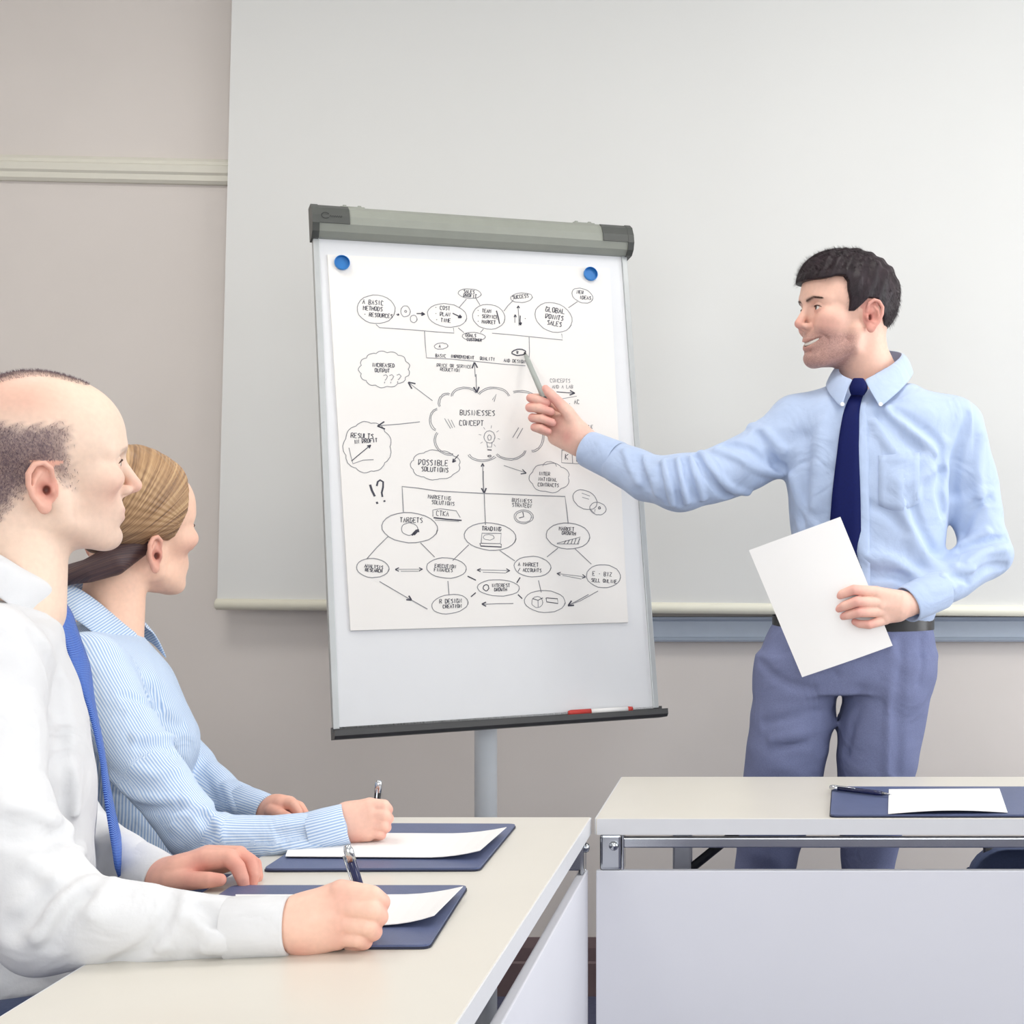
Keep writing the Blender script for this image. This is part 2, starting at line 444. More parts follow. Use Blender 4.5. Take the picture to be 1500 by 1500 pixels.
# clamp bar across the top: rounded profile (c, b)
prof = [(-.02, FH - .068), (.012, FH - .068), (.026, FH - .060), (.034, FH - .046), (.034, FH - .03), (.027, FH - .012), (.014, FH - .002), (-.02, FH)]
def sweep(a0, a1, pr):
    n = len(pr); vs = [FC(a, b, c) for a in (a0, a1) for c, b in pr]
    return vs, [[i, n + i, n + (i + 1) % n, (i + 1) % n] for i in range(n)] + [list(range(n)), [n + i for i in range(n)][::-1]]
clamp = mk('clamp_bar', *sweep(-.004, FW + .006, prof), 'olive', e)
prof2 = [(c * 1.06 + .001, FH - .034 + (b - FH + .034) * 1.05) for c, b in prof]
for a0, a1 in ((-.008, .006), (FW - .001, FW + .012)):
    mk('end_plate', *sweep(a0, a1, prof2), 'darkgrey', e)
def capblock(a0, a1):
    pr = [(c + .0025, b) for c, b in prof if b > FH - .05] 
    pr = [(-.01, FH - .046)] + pr[:-1] + [(-.01, FH + .002)]
    return sweep(a0, a1, pr)
lc = mk('latch', *capblock(.004, .066), 'darkgrey', e)
mk('latch', *capblock(FW - .058, FW + .002), 'darkgrey', e)
# small embossed maker's mark on the latch (only a blurred swash can be read)
def ribbon_on(pts, w, c, a_off=0, b_off=0):
    vs, fs = [], []
    pts = [np.asarray(p, float) for p in pts]
    for i, p in enumerate(pts):
        d = pts[min(i + 1, len(pts) - 1)] - pts[max(i - 1, 0)]
        d = d / (np.linalg.norm(d) + 1e-9); nrm = V(-d[1], d[0])
        for s in (-1, 1):
            q = p + nrm * w * s / 2
            vs.append(FC(q[0] + a_off, q[1] + b_off, c))
        if i: fs.append([2 * i - 2, 2 * i - 1, 2 * i + 1, 2 * i])
    return vs, fs
th = np.linspace(.6, 5.6, 14)
mark = [ribbon_on([(.018 + .008 * math.cos(t), FH - .031 + .006 * math.sin(t)) for t in th], .0018, .0372),
        ribbon_on([(.026 + i * .0022, FH - .032 + (.002 if i % 2 else -.002)) for i in range(12)], .0016, .0372)]
mk('maker_mark', *merge(*mark), 'badge', lc)
for a0 in (.052, FW - .115):
    mk('paper_hook', *merge(fbox(a0, a0 + .05, FH - .004, FH + .004, -.016, .006, .002), fbox(a0 + .006, a0 + .014, FH + .002, FH + .009, -.012, .0, .002), fbox(a0 + .036, a0 + .044, FH + .002, FH + .009, -.012, .0, .002)), 'olive', e)
tr = [(-.02, -.02), (.03, -.02), (.038, -.014), (.038, -.003), (.034, -.003), (.032, -.0065), (.0, -.0065), (.0, .004), (-.02, .004)]
mk('pen_tray', *sweep(-.006, FW + .012, tr), 'tray', e)
hub = FC(FW / 2, .42, -.03)
pole_bot = V(base[0], base[1] + .02, .07)
mk('pole', *tube_vf([pole_bot, V(base[0], base[1] + .02, .95), V(base[0], base[1] + .03, 1.12)], [.0235, .0235, .020], n=24), 'white_metal', e, smooth=True)
mk('tilt_head', *merge(tube_vf([V(base[0] - .06, base[1] + .03, 1.12), V(base[0] + .06, base[1] + .05, 1.12)], .022, n=14), tube_vf([V(base[0], base[1] + .03, 1.12), hub], [.02, .03], n=12)), 'darkgrey', e, smooth=True)
mk('mount_plate', *fbox(FW / 2 - .12, FW / 2 + .12, .32, .52, -.034, -.018, .004), 'darkgrey', e)
for k in range(5):
    t = 2 * math.pi * k / 5 + .3
    d = V(math.cos(t), math.sin(t), 0)
    b0 = V(base[0], base[1] + .02, .085)
    mk('base_arm', *tube_vf([b0, b0 + d * .15 + V(0, 0, -.008), b0 + d * .29 + V(0, 0, -.03)], [.022, .018, .013], n=10), 'white_metal', e, smooth=True)
    w = b0 + d * .29; w[2] = .0255
    side = V(-d[1], d[0], 0)
    mk('caster', *tube_vf([w - side * .012, w - side * .009, w + side * .009, w + side * .012], [.02, .025, .025, .02], n=16), 'black', e, smooth=True)

# pad of paper held by two magnets, with the drawing on it
pc = [fpx(513, 924), fpx(919, 912), fpx(892, 394), fpx(479, 374)]
PT = .005
pp = [FC(a, b, .0004) for a, b in pc]
m = sum(pp) / 4
pad = empty('flip_chart_pad', m, 'white paper pad covered with a hand drawn business diagram', 'paper pad')
mk('sheet_stack', *prism_vf(pp, FN * PT), 'paper', pad)
for px, py, lb in ((501, 385, 'round blue magnet pinning the diagram corner near the maker mark'), (865, 401.5, 'round blue magnet pinning the diagram corner nearer the presenter')):
    a, b = fpx(px, py, .008)
    c = FC(a, b)
    o = mk('round_magnet', *tube_vf([c + FN * (PT + .0006), c + FN * .0118, c + FN * .0128, c + FN * .0128], [.0150, .0155, .0140, .006], n=32), 'magnet', smooth=False)
    tag(o, lb, 'magnet')
# marker on the tray
mt = [fpx(x, y, .022) for x, y in ((833, 1044), (866, 1042.5), (920, 1039.5), (927, 1039))]
mb = [FC(a, .0005, .019) for a, b in mt]
e = empty('board_marker', mb[0], 'white board marker with red cap on the flip chart tray', 'marker')
mk('cap', *tube_vf([mb[0], mb[0] * .9 + mb[1] * .1, mb[1]], [.005, .0068, .0068], n=16), 'red', e, smooth=True)
mk('barrel', *tube_vf([mb[1], mb[2]], [.006, .006], n=16), 'whitep', e, smooth=True)
mk('end_plug', *tube_vf([mb[2], mb[3]], [.0062, .0055], n=16), 'red', e, smooth=True)
# ------------------------------------------------------------------ the hand drawn diagram on the pad
FONT = {'A': '002640/1333', 'B': '0006264533032341200', 'C': '4516050110204', 'D': '000626444220 0', 'E': '46060040/0333', 'F': '460600/0333', 'G': '4506160110304333',
        'H': '0006/4046/0343', 'I': '2026', 'J': '4641200102', 'K': '0006/460340', 'L': '060040', 'M': '0006234640', 'N': '00064046', 'O': '1005163645411', 'P': '00063645330', 'Q': '1005163645411/2240',
        'R': '0006364533032340', 'S': '4536150533412010', 'T': '0646/2620', 'U': '0601103041 46', 'V': '062046', 'W': '0610233046', 'X': '0046/0640', 'Y': '062346/2320', 'Z': '06460040', '?': '0526453322/2021', '!': '2622/2120', '.': '2021', '-': '1333', '/': '0046'}
rng = random.Random(4)
INK, INKD = [], []
def pline(pts, w=1.25, dark=False, jit=.35):
    """stroke through photograph pixels, laid on the paper as a flat ribbon of ink"""
    q = []
    for i, (x, y) in enumerate(pts):
        a, b = fpx(x + rng.uniform(-jit, jit), y + rng.uniform(-jit, jit), PT + .0008)
        q.append((a, b))
    (INKD if dark else INK).append(ribbon_on(q, w * .00128, PT + .0008 + (.0001 if dark else 0)))
def oval(cx, cy, rx, ry, rot=0, w=1.2, n=26, dark=False, a0=0, a1=2 * math.pi + .3):
    c, s = math.cos(math.radians(rot)), math.sin(math.radians(rot))
    pline([(cx + c * rx * math.cos(t) - s * ry * math.sin(t), cy + s * rx * math.cos(t) + c * ry * math.sin(t)) for t in np.linspace(a0, a1, n)], w, dark)
def cloud(cx, cy, rx, ry, bumps=11, amp=.10, w=1.2, dark=False):
    pline([(cx + rx * (1 + amp * abs(math.sin(bumps * t / 2)) - amp) * math.cos(t), cy + ry * (1 + amp * abs(math.sin(bumps * t / 2)) - amp) * math.sin(t)) for t in np.linspace(0, 2 * math.pi, bumps * 7 + 1)], w, dark)
def arrow(x0, y0, x1, y1, head=6, w=1.2, dark=False, both=False, hw=None):
    pline([(x0, y0), ((x0 + x1) / 2, (y0 + y1) / 2), (x1, y1)], w, dark)
    def hd(xa, ya, xb, yb):
        t = math.atan2(yb - ya, xb - xa)
        for k in (-.45, .45):
            pline([(xb, yb), (xb - head * math.cos(t + k), yb - head * math.sin(t + k))], hw or w * 1.5, True)
    hd(x0, y0, x1, y1)
    if both: hd(x1, y1, x0, y0)
def word(x, y, s, h=6.5, ang=4, w=1.15, dark=True, cw=.62):
    c, sn = math.cos(math.radians(ang)), math.sin(math.radians(ang))
    for ch in s:
        if ch in FONT:
            for st in FONT[ch].replace(' ', '').split('/'):
                if len(st) % 2: st = st + '0'
                pts = []
                for i in range(0, len(st), 2):
                    u, v = int(st[i]) / 4 * h * cw * .8, int(st[i + 1]) / 6 * h
                    pts.append((x + c * u + sn * v, y + sn * u - c * v))
                if len(pts) > 1: pline(pts, w, dark, .15)
        x += c * h * cw * 1.12; y += sn * h * cw * 1.12
W_ = word
oval(551, 453, 28, 21, 5); W_(531, 445, 'A BASIC'); W_(532, 454, 'METHODS', 6); W_(533, 463, '- RESOURCES', 5.6)
oval(594, 456, 7, 8); oval(594, 456, 1.5, 1.5); oval(606, 467, 5, 5.5); arrow(610, 459, 622, 460, 5, 1.6, True); arrow(580, 460, 585, 461, 3)
oval(655, 462, 29, 17, 8); W_(637, 453, '- COST', 5.5); W_(637, 462, '- PLAN', 5.5); W_(638, 471, '- TIME', 5.5); arrow(663, 459, 676, 465, 5, 1.8, True)
oval(688, 430, 17, 7, 4); W_(679, 429, 'SALES', 4.8); W_(679, 435, 'PROFIT', 4.8); pline([(683, 438), (672, 451)]); pline([(697, 437), (703, 447)])
oval(716, 464, 24, 18, 8); W_(699, 457, '- TEAM', 5); W_(699, 465, '- SERVICE', 5); W_(699, 473, '- MARKET', 5); pline([(727, 455), (730, 465), (732, 474)], 1.8, True)
oval(764, 436, 16, 7, -4); W_(751, 438, 'SUCCESS', 5, -6); pline([(752, 440), (744, 448), (738, 456)])
arrow(760, 477, 759, 448, 4); arrow(754, 473, 755, 461, 4); arrow(762, 462, 762, 476, 4, 1.8, True); W_(768, 469, '-', 5)
oval(811, 465, 28, 21, 22); W_(799, 456, 'GLOBAL', 7, 8, 1.4); W_(799, 466, 'POINTS', 6.5, 8, 1.4); W_(801, 475, 'SALES', 6.5, 10, 1.4)
oval(853, 433, 16, 10, 22); W_(845, 430, 'NEW', 5); W_(849, 438, 'IDEAS', 5); pline([(833, 451), (846, 442)])
oval(694, 493, 17, 6, 3); W_(682, 493, 'GOALS', 4.6); W_(684, 499, 'CUSTOMER', 4)
pline([(671, 480), (680, 487)]); pline([(708, 482), (704, 487)])
pline([(551, 475), (556, 480), (600, 483), (640, 486), (665, 488), (664, 480)]); pline([(721, 488), (745, 490), (773, 493), (824, 498), (823, 489)])
pline([(622, 485), (623, 505), (625, 524), (660, 526), (695, 529), (735, 533), (770, 536)]); pline([(775, 494), (776, 515), (774, 536)])
oval(646, 507, 10, 4.5, -4); W_(643, 509, 'A', 4); oval(760, 516, 10, 4.5, -4, 1.9, dark=True); W_(757, 518, 'B', 4)
W_(638, 523, 'BASIC', 4.6, 3, 1); W_(660, 524, 'IMPROVEMENT', 4.6, 4, 1.2); W_(703, 527, 'QUALITY', 4.6, 4, 1); W_(738, 530, 'AND DESIGN', 4.6, 4, 1)
W_(640, 537, 'PRICE OR SERVICE', 4.6, 3, .9); W_(645, 543, 'REDUCTION', 4.6, 4, .9)
arrow(696, 552, 695, 531, 9, 1.3, False, hw=2.2); arrow(697, 548, 698, 575, 9, 1.5, False, hw=2.6)
cloud(563, 541, 38, 27, 13, .08); W_(545, 537, 'INCREASED', 5.4, 2, 1.2); W_(549, 545, 'OUTPUT', 5.4, 2, 1.2); W_(560, 561, '?', 13, 8, 1.1, False); W_(569, 561, '?', 13, 8, 1.1, False); W_(579, 560, '?', 13, 12, 1.3, False)
arrow(634, 587, 598, 560, 11, 1.2, False, hw=2.2)
for t0, t1, cx, cy, rx, ry in ((2.7, 5.0, 655, 590, 13, 14), (3.1, 5.9, 681, 580, 20, 13), (3.5, 6.1, 723, 583, 24, 16), (4.3, 6.6, 762, 588, 26, 16), (1.9, 4.6, 642, 615, 13, 17), (1.4, 3.7, 660, 645, 24, 22), (.5, 2.9, 707, 663, 22, 13), (.2, 2.6, 747, 657, 24, 17), (-.6, 1.6, 779, 640, 18, 22), (-1.5, .8, 786, 610, 10, 14)):
    for off in (0, 2.2):
        oval(cx, cy, rx - off, ry - off, 0, 1.2, 14, False, t0, t1)
W_(674, 608, 'BUSINESSES', 7.5, 1, 1.2); W_(673, 623, 'CONCEPT', 7.5, 1, 1.2)
oval(717, 640, 8, 9); pline([(713, 648), (714, 655), (720, 655), (721, 648)]); oval(717, 641, 2.5, 4); pline([(714, 659), (720, 659)], 1.8, True); oval(717, 668, 2.5, 1.2, dark=True)
for k in range(8):
    t = k * math.pi / 4 + .2; pline([(717 + 12 * math.cos(t), 640 + 13 * math.sin(t)), (717 + 16 * math.cos(t), 640 + 17 * math.sin(t))], .8)
for k in range(3): pline([(651 + 5 * k, 613 + k), (660 + 3 * k, 628 - k)], 1)
for k in range(2): pline([(760 + 6 * k, 626 + k), (751 + 6 * k, 641 + k)], 1.2)
pline([(721, 586), (727, 577), (724, 588)])
arrow(615, 618, 553, 624, 12, 1.3, False, hw=2.2)
cloud(538, 655, 36, 38, 9, .07); W_(514, 641, 'RESULTS', 7, 3, 1.3); W_(519, 650, 'IN PROFIT', 5.6, -4, 1.3); pline([(511, 656), (514, 668), (517, 679), (532, 674), (547, 673)]); arrow(515, 675, 543, 652, 5, 1.3, True)
cloud(638, 681, 37, 22, 9, .07); W_(613, 681, 'POSSIBLE', 8, 2, 1.3); W_(617, 690, 'SOLUTIONS', 6.5, 3, 1.3); arrow(672, 666, 663, 677, 5, 1.4, True)
pline([(542, 710), (545, 718), (549, 727)], 3.4, True); pline([(552, 735), (553, 738)], 3.2, True)
pline([(552, 712), (553, 706), (557, 703), (561, 706), (561, 714), (559, 722), (560, 728)], 2.8, True); pline([(563, 733), (563.5, 735)], 3.2, True)
arrow(738, 682, 771, 693, 8, 1.1); cloud(805, 700, 30, 22, 7, .09); W_(789, 696, 'INTER', 5, 3, 1); W_(789, 704, 'NATIONAL', 5, 3, 1); W_(788, 712, 'CONTRACTS', 5, 3, 1)
oval(805, 684, 10, 8, 0, 1, 12, False, 3.3, 6.2)
arrow(708, 720, 707, 679, 5, 1.3, False); arrow(708, 690, 709, 722, 8, 1.4, False, hw=2.4)
pline([(591, 750), (590, 730), (589, 713), (612, 715), (640, 719), (675, 721), (709, 723), (770, 725), (828, 727), (830, 745), (832, 767)], 1.6)
pline([(709, 723), (710, 745), (711, 769)], 1.5)
W_(627, 730, 'MARKETING', 5.5, 5, 1); W_(632, 738, 'SOLUTIONS', 5.5, 5, 1)
pline([(634, 757), (634, 747), (645, 745), (668, 748), (674, 758)]); W_(639, 755, 'CTKA', 7, 4, 1); pline([(635, 758), (655, 761), (676, 762)], 2.2, True); pline([(637, 762), (672, 764)], 1)
W_(750, 735, 'BUSINESS', 5.4, 4, 1); W_(750, 742, 'STRATEGY', 5.4, 4, 1); oval(767, 757, 14, 10); oval(767, 757, 11.5, 8); pline([(766, 750), (767, 757), (760, 759)], 1.5, True)
oval(600, 773, 41, 22, 4, 1.5); W_(586, 765, 'TARGETS', 7, 1, 1.2); oval(600, 775, 12, 9, 0, 1.2); pline([(606, 783), (610, 778), (614, 777)], 5, True); pline([(603, 784), (608, 781)], 3, True)
oval(718, 786, 38, 20, 4, 1.5); W_(706, 777, 'TRADING', 6, 2, 1.4); pline([(705, 796), (706, 781), (734, 781), (733, 796), (705, 796)], 1.5); oval(716, 787, 8, 4, 0, 1); pline([(703, 796), (704, 800), (735, 801), (734, 797)], 1.8, True)
oval(832, 785, 32, 19, 4, 1.5); W_(819, 777, 'MARKET', 5.5, 3, 1.2); W_(823, 783, 'GROWTH', 5, 4, 1.2); pline([(816, 796), (830, 792), (850, 787), (848, 797), (816, 797)], 1.2)
for k in range(5): pline([(826 + 5 * k, 797), (829 + 5 * k, 792 - k)], 1.1, True)
for l in (((568, 786), (552, 802), (537, 819)), ((616, 795), (637, 816)), ((687, 798), (663, 821)), ((732, 806), (754, 822)), ((817, 803), (801, 816)), ((842, 804), (866, 826)), ((656, 851), (658, 872)), ((789, 850), (793, 868))): pline(l, 1.4)
oval(546, 832, 24, 14, 3, 1.4); W_(534, 831, 'ANALYSIS', 5, 6, 1.2); W_(535, 837, 'RESEARCH', 4.6, 4, 1.2)
oval(654, 832, 29, 15, 3, 1.4); W_(637, 831, 'EXECUTION', 5, 3, 1.1); W_(636, 837, 'FINANCES', 5, 2, 1.1)
oval(780, 830, 27, 15, 3, 1.4); W_(759, 829, 'A MARKET', 5.5, 2, 1.1); W_(759, 837, '/ ACCOUNTS', 5, 2, 1.1)
oval(884, 844, 25, 17, 4, 1.4); W_(868, 843, 'E - BIZ', 6, 3, 1.1); W_(866, 852, 'SELL ONLINE', 5, 4, 1.2)
for x0, y0, x1, y1 in ((579, 834, 619, 834), (699, 835, 747, 836), (816, 840, 858, 845)):
    arrow(x0, y0, x1, y1, 6, 1, both=True); pline([(x0 + 8, y0 + 3), (x1 - 6, y1 + 3)], 1)
arrow(556, 852, 603, 879, 8, 1.4, False, hw=2.4); pline([(598, 876), (626, 892)], 1.6)
oval(659, 885, 27, 14, -8, 1.3); W_(644, 884, 'R DESIGN', 6, -2, 1.2); W_(649, 891, 'CREATION', 5, -2, 1.2)
oval(730, 861, 31, 12, 2, 1.3); oval(712, 861, 4, 4.5, 0, 1.4, dark=True); W_(720, 860, 'INTEREST', 5, 0, 1.1); W_(724, 866, 'GROWTH', 4.6, 0, 1.1)
oval(798, 881, 30, 16, 3, 1.3); oval(787, 882, 8, 8, 0, 1.1); pline([(780, 877), (788, 879), (795, 876)], 1.2, True); pline([(788, 879), (788, 890)], 1.2); pline([(800, 876), (817, 877), (817, 884), (801, 882), (800, 876)], 1.4, True)
for l in (((685, 844), (697, 850)), ((690, 874), (697, 868)), ((762, 846), (757, 854)), ((759, 871), (765, 877))): pline(l, 1.8, True)
arrow(752, 884, 706, 885, 7, 1.3, False); arrow(862, 871, 832, 887, 9, 1.5, False, hw=2.4); pline([(876, 866), (850, 880), (834, 886)], 1.2)
oval(857, 732, 19, 13, 28, 1.3); oval(876, 745, 12, 9, 15, 1.3); pline([(852, 722), (864, 727)], 1); pline([(853, 728), (863, 731)], 1); oval(878, 744, 1.5, 1.5, dark=True); pline([(865, 746), (871, 752), (872, 746)], 1.2)
W_(806, 560, 'CONCEPTS', 5.4, 1, .9, False); W_(809, 569, 'AND A LAB', 5, 0, 1, False); arrow(815, 574, 842, 576, 8, 1.4, True); pline([(822, 584), (845, 580)], 1); W_(833, 592, '. AC', 6, -2, 1)
W_(853, 627, 'STYLE', 4.6, 2, 1); pline([(823, 659), (823, 678), (855, 680), (856, 664), (823, 659)], 1.2); pline([(838, 661), (839, 679)]); W_(828, 673, 'K', 8, 3, 1.2); W_(844, 676, 'O', 8, 3, 1.5)
mk('ink_lines', *merge(*INK), 'ink', pad)['kind'] = 'stuff'
mk('ink_lettering', *merge(*INKD), 'inkdark', pad)['kind'] = 'stuff'
# ------------------------------------------------------------------ implicit surface modelling for the people
class Field:
    """signed distance grid, merged smoothly primitive by primitive, meshed with surface nets"""
    def __init__(s, lo, hi, h):
        s.lo = np.asarray(lo, float); s.h = h
        s.n = np.maximum(4, np.ceil((np.asarray(hi, float) - s.lo) / h).astype(int) + 1)
        s.f = np.full(tuple(s.n), 1.0, np.float32)
    def win(s, lo, hi, m):
        a = np.clip(np.floor((np.asarray(lo) - m - s.lo) / s.h).astype(int), 0, s.n)
        b = np.clip(np.ceil((np.asarray(hi) + m - s.lo) / s.h).astype(int) + 1, 0, s.n)
        if (b <= a).any(): return None
        ax = [(s.lo[i] + s.h * np.arange(a[i], b[i])).astype(np.float32) for i in range(3)]
        return tuple(slice(a[i], b[i]) for i in range(3)), ax[0][:, None, None], ax[1][None, :, None], ax[2][None, None, :]
    def add(s, prim, k=0.0, m=0.0):
        w = s.win(prim.lo, prim.hi, k + 3 * s.h + m)
        if w is None: return s
        sl, X, Y, Z = w
        d = prim.d(X, Y, Z); f = s.f[sl]
        m = np.minimum(f, d)
        if k > 0:
            q = np.maximum(k - np.abs(f - d), 0); m = m - q * q * (0.25 / k)
        s.f[sl] = m
        return s
    def cut(s, prim, k=0.0):
        w = s.win(prim.lo, prim.hi, k + 3 * s.h)
        if w is None: return s
        sl, X, Y, Z = w
        d = -prim.d(X, Y, Z); f = s.f[sl]
        m = np.maximum(f, d)
        if k > 0:
            q = np.maximum(k - np.abs(f - d), 0); m = m + q * q * (0.25 / k)
        s.f[sl] = m
        return s
    def ridge(s, pts, width, height):
        """raise (height > 0) or groove (< 0) the surface along a polyline"""
        c = Chain(pts, [0.0] * len(pts)); w = s.win(c.lo, c.hi, width * 2.6)
        if w is None: return s
        sl, X, Y, Z = w
        d = c.d(X, Y, Z)
        s.f[sl] -= (height * np.exp(-(d / width) ** 2)).astype(np.float32)
        return s
    def wave(s, amp, kv, ph=0.0, mask=None):
        ax = [(s.lo[i] + s.h * np.arange(s.n[i])).astype(np.float32) for i in range(3)]
        X, Y, Z = ax[0][:, None, None], ax[1][None, :, None], ax[2][None, None, :]
        wv = np.sin(kv[0] * X + kv[1] * Y + kv[2] * Z + ph + 1.3 * np.sin(.43 * (kv[1] * X - kv[0] * Y) + .37 * kv[2] * Z + 2 * ph))
        s.f += amp * wv
        return s
    def sample(s, p):
        i = np.round((np.asarray(p) - s.lo) / s.h).astype(int)
        if (i < 0).any() or (i >= s.n).any(): return 1.0
        return s.f[tuple(i)]
    def tri(s, p):
        g = (np.asarray(p) - s.lo) / s.h; i = np.floor(g).astype(int)
        if (i < 0).any() or (i >= s.n - 1).any(): return 1.0
        t = g - i; c = s.f[i[0]:i[0] + 2, i[1]:i[1] + 2, i[2]:i[2] + 2].astype(float)
        c = c[0] * (1 - t[0]) + c[1] * t[0]; c = c[0] * (1 - t[1]) + c[1] * t[1]
        return c[0] * (1 - t[2]) + c[1] * t[2]
    def trace(s, px, py, y0=1.0, y1=4.0):
        """first surface point on the ray through a photograph pixel"""
        for Y in np.arange(y0, y1, s.h * .7):
            if s.tri(P(px, py, Y)) < 0:
                a, b = Y - s.h * .7, Y
                for _ in range(12):
                    m = (a + b) / 2
                    if s.tri(P(px, py, m)) < 0: b = m
                    else: a = m
                return P(px, py, b)
        return None
    def mesh(s):
        f = s.f; g = f < 0
        n = f.shape
        c = np.zeros((n[0] - 1, n[1] - 1, n[2] - 1), np.int8)
        for dx in (0, 1):
            for dy in (0, 1):
                for dz in (0, 1):
                    c += g[dx:n[0] - 1 + dx, dy:n[1] - 1 + dy, dz:n[2] - 1 + dz]
        idx = np.argwhere((c > 0) & (c < 8))
        ids = np.full(c.shape, -1, np.int64); ids[tuple(idx.T)] = np.arange(len(idx))
        acc = np.zeros((len(idx), 3)); cnt = np.zeros(len(idx))
        cor = [(a, b, d) for a in (0, 1) for b in (0, 1) for d in (0, 1)]
        val = {k: f[idx[:, 0] + k[0], idx[:, 1] + k[1], idx[:, 2] + k[2]].astype(float) for k in cor}
        for k in cor:
            for a in range(3):
                if k[a] == 0:
                    k2 = list(k); k2[a] = 1; k2 = tuple(k2)
                    v0, v1 = val[k], val[k2]
                    m = (v0 < 0) != (v1 < 0)
                    t = np.zeros(len(idx)); t[m] = v0[m] / (v0[m] - v1[m])
                    p = np.tile(np.array(k, float), (len(idx), 1)); p[:, a] = t
                    acc[m] += p[m]; cnt[m] += 1
        vs = s.lo + (idx + acc / cnt[:, None]) * s.h
        quads = []
        for a in range(3):
            b, d = (a + 1) % 3, (a + 2) % 3
            s0 = [slice(None)] * 3; s1 = [slice(None)] * 3
            s0[a] = slice(0, -1); s1[a] = slice(1, None)
            cr = g[tuple(s0)] != g[tuple(s1)]
            e = np.argwhere(cr)
            e = e[(e[:, b] > 0) & (e[:, d] > 0) & (e[:, b] < n[b] - 1) & (e[:, d] < n[d] - 1)]
            def cid(ob, od):
                q = e.copy(); q[:, b] += ob; q[:, d] += od
                return ids[tuple(q.T)]
            q = np.stack([cid(-1, -1), cid(0, -1), cid(0, 0), cid(-1, 0)], 1)
            inside = g[tuple(e.T)]
            q[~inside] = q[~inside][:, ::-1]
            quads.append(q[(q >= 0).all(1)])
        return vs, np.concatenate(quads)

class Chain:
    """round cones through points"""
    def __init__(s, pts, rad, flat=None):
        s.p = np.asarray(pts, float); s.r = list(rad)
        R = max(s.r) if s.r else 0
        s.lo = s.p.min(0) - R; s.hi = s.p.max(0) + R
    def d(s, X, Y, Z):
        out = None
        for i in range(len(s.p) - 1):
            a, b = s.p[i].astype(np.float32), s.p[i + 1].astype(np.float32); ba = b - a; L = max(float(ba @ ba), 1e-12)
            t = np.clip(((X - a[0]) * ba[0] + (Y - a[1]) * ba[1] + (Z - a[2]) * ba[2]) / np.float32(L), 0, 1)
            d = np.sqrt((X - a[0] - t * ba[0]) ** 2 + (Y - a[1] - t * ba[1]) ** 2 + (Z - a[2] - t * ba[2]) ** 2) - (np.float32(s.r[i]) + t * np.float32(s.r[i + 1] - s.r[i]))
            out = d if out is None else np.minimum(out, d)
        return out
class Ell:
    """ellipsoid with optional rotation (columns of R are its axes)"""
    def __init__(s, c, r, R=None):
        s.c = np.asarray(c, float); s.rr = np.asarray(r, float); s.R = np.eye(3) if R is None else np.asarray(R, float)
        ext = np.sqrt(((s.R * s.rr) ** 2).sum(1))
        s.lo = s.c - ext; s.hi = s.c + ext
    def d(s, X, Y, Z):
        q = [X - np.float32(s.c[0]), Y - np.float32(s.c[1]), Z - np.float32(s.c[2])]
        l = [sum(np.float32(s.R[j, i]) * q[j] for j in range(3)) / np.float32(s.rr[i]) for i in range(3)]
        k0 = np.sqrt(l[0] ** 2 + l[1] ** 2 + l[2] ** 2)
        k1 = np.sqrt((l[0] / s.rr[0]) ** 2 + (l[1] / s.rr[1]) ** 2 + (l[2] / s.rr[2]) ** 2) + np.float32(1e-9)
        return (k0 * (k0 - 1) / k1).astype(np.float32)
class Loft:
    """elliptic sections (centre, ra, rb) stacked along z; A, B horizontal axes of the sections"""
    def __init__(s, secs, A, B, power=2.3):
        s.S = sorted(secs, key=lambda q: q[0][2]); s.A = np.asarray(A, float); s.B = np.asarray(B, float); s.pw = power
        cs = np.array([q[0] for q in s.S]); R = max(max(q[1], q[2]) for q in s.S)
        s.lo = cs.min(0) - [R, R, 0]; s.hi = cs.max(0) + [R, R, 0]
    def d(s, X, Y, Z):
        z = np.array([q[0][2] for q in s.S])
        zz = np.clip(Z, z[0], z[-1]).ravel()
        fn = lambda v: smooth_interp(zz, z, np.array(v))[None, None, :].astype(np.float32)
        cx, cy = fn([q[0][0] for q in s.S]), fn([q[0][1] for q in s.S])
        ra, rb = fn([q[1] for q in s.S]), fn([q[2] for q in s.S])
        a = np.abs(((X - cx) * s.A[0] + (Y - cy) * s.A[1]) / ra); b = np.abs(((X - cx) * s.B[0] + (Y - cy) * s.B[1]) / rb)
        q = (a ** s.pw + b ** s.pw + 1e-9) ** (1 / s.pw)
        d = (q - 1) * np.minimum(ra, rb)
        dz = np.maximum(np.maximum(z[0] - Z, Z - z[-1]), 0)
        return np.where(dz > 0, np.sqrt(np.maximum(d, 0) ** 2 + dz ** 2), d).astype(np.float32)
def smooth_interp(x, xs, ys):
    """monotone-ish cubic (Catmull-Rom) interpolation"""
    m = np.gradient(ys, xs)
    i = np.clip(np.searchsorted(xs, x) - 1, 0, len(xs) - 2)
    h = xs[i + 1] - xs[i]; t = (x - xs[i]) / h
    return (2 * t ** 3 - 3 * t ** 2 + 1) * ys[i] + (t ** 3 - 2 * t ** 2 + t) * h * m[i] + (-2 * t ** 3 + 3 * t ** 2) * ys[i + 1] + (t ** 3 - t ** 2) * h * m[i + 1]

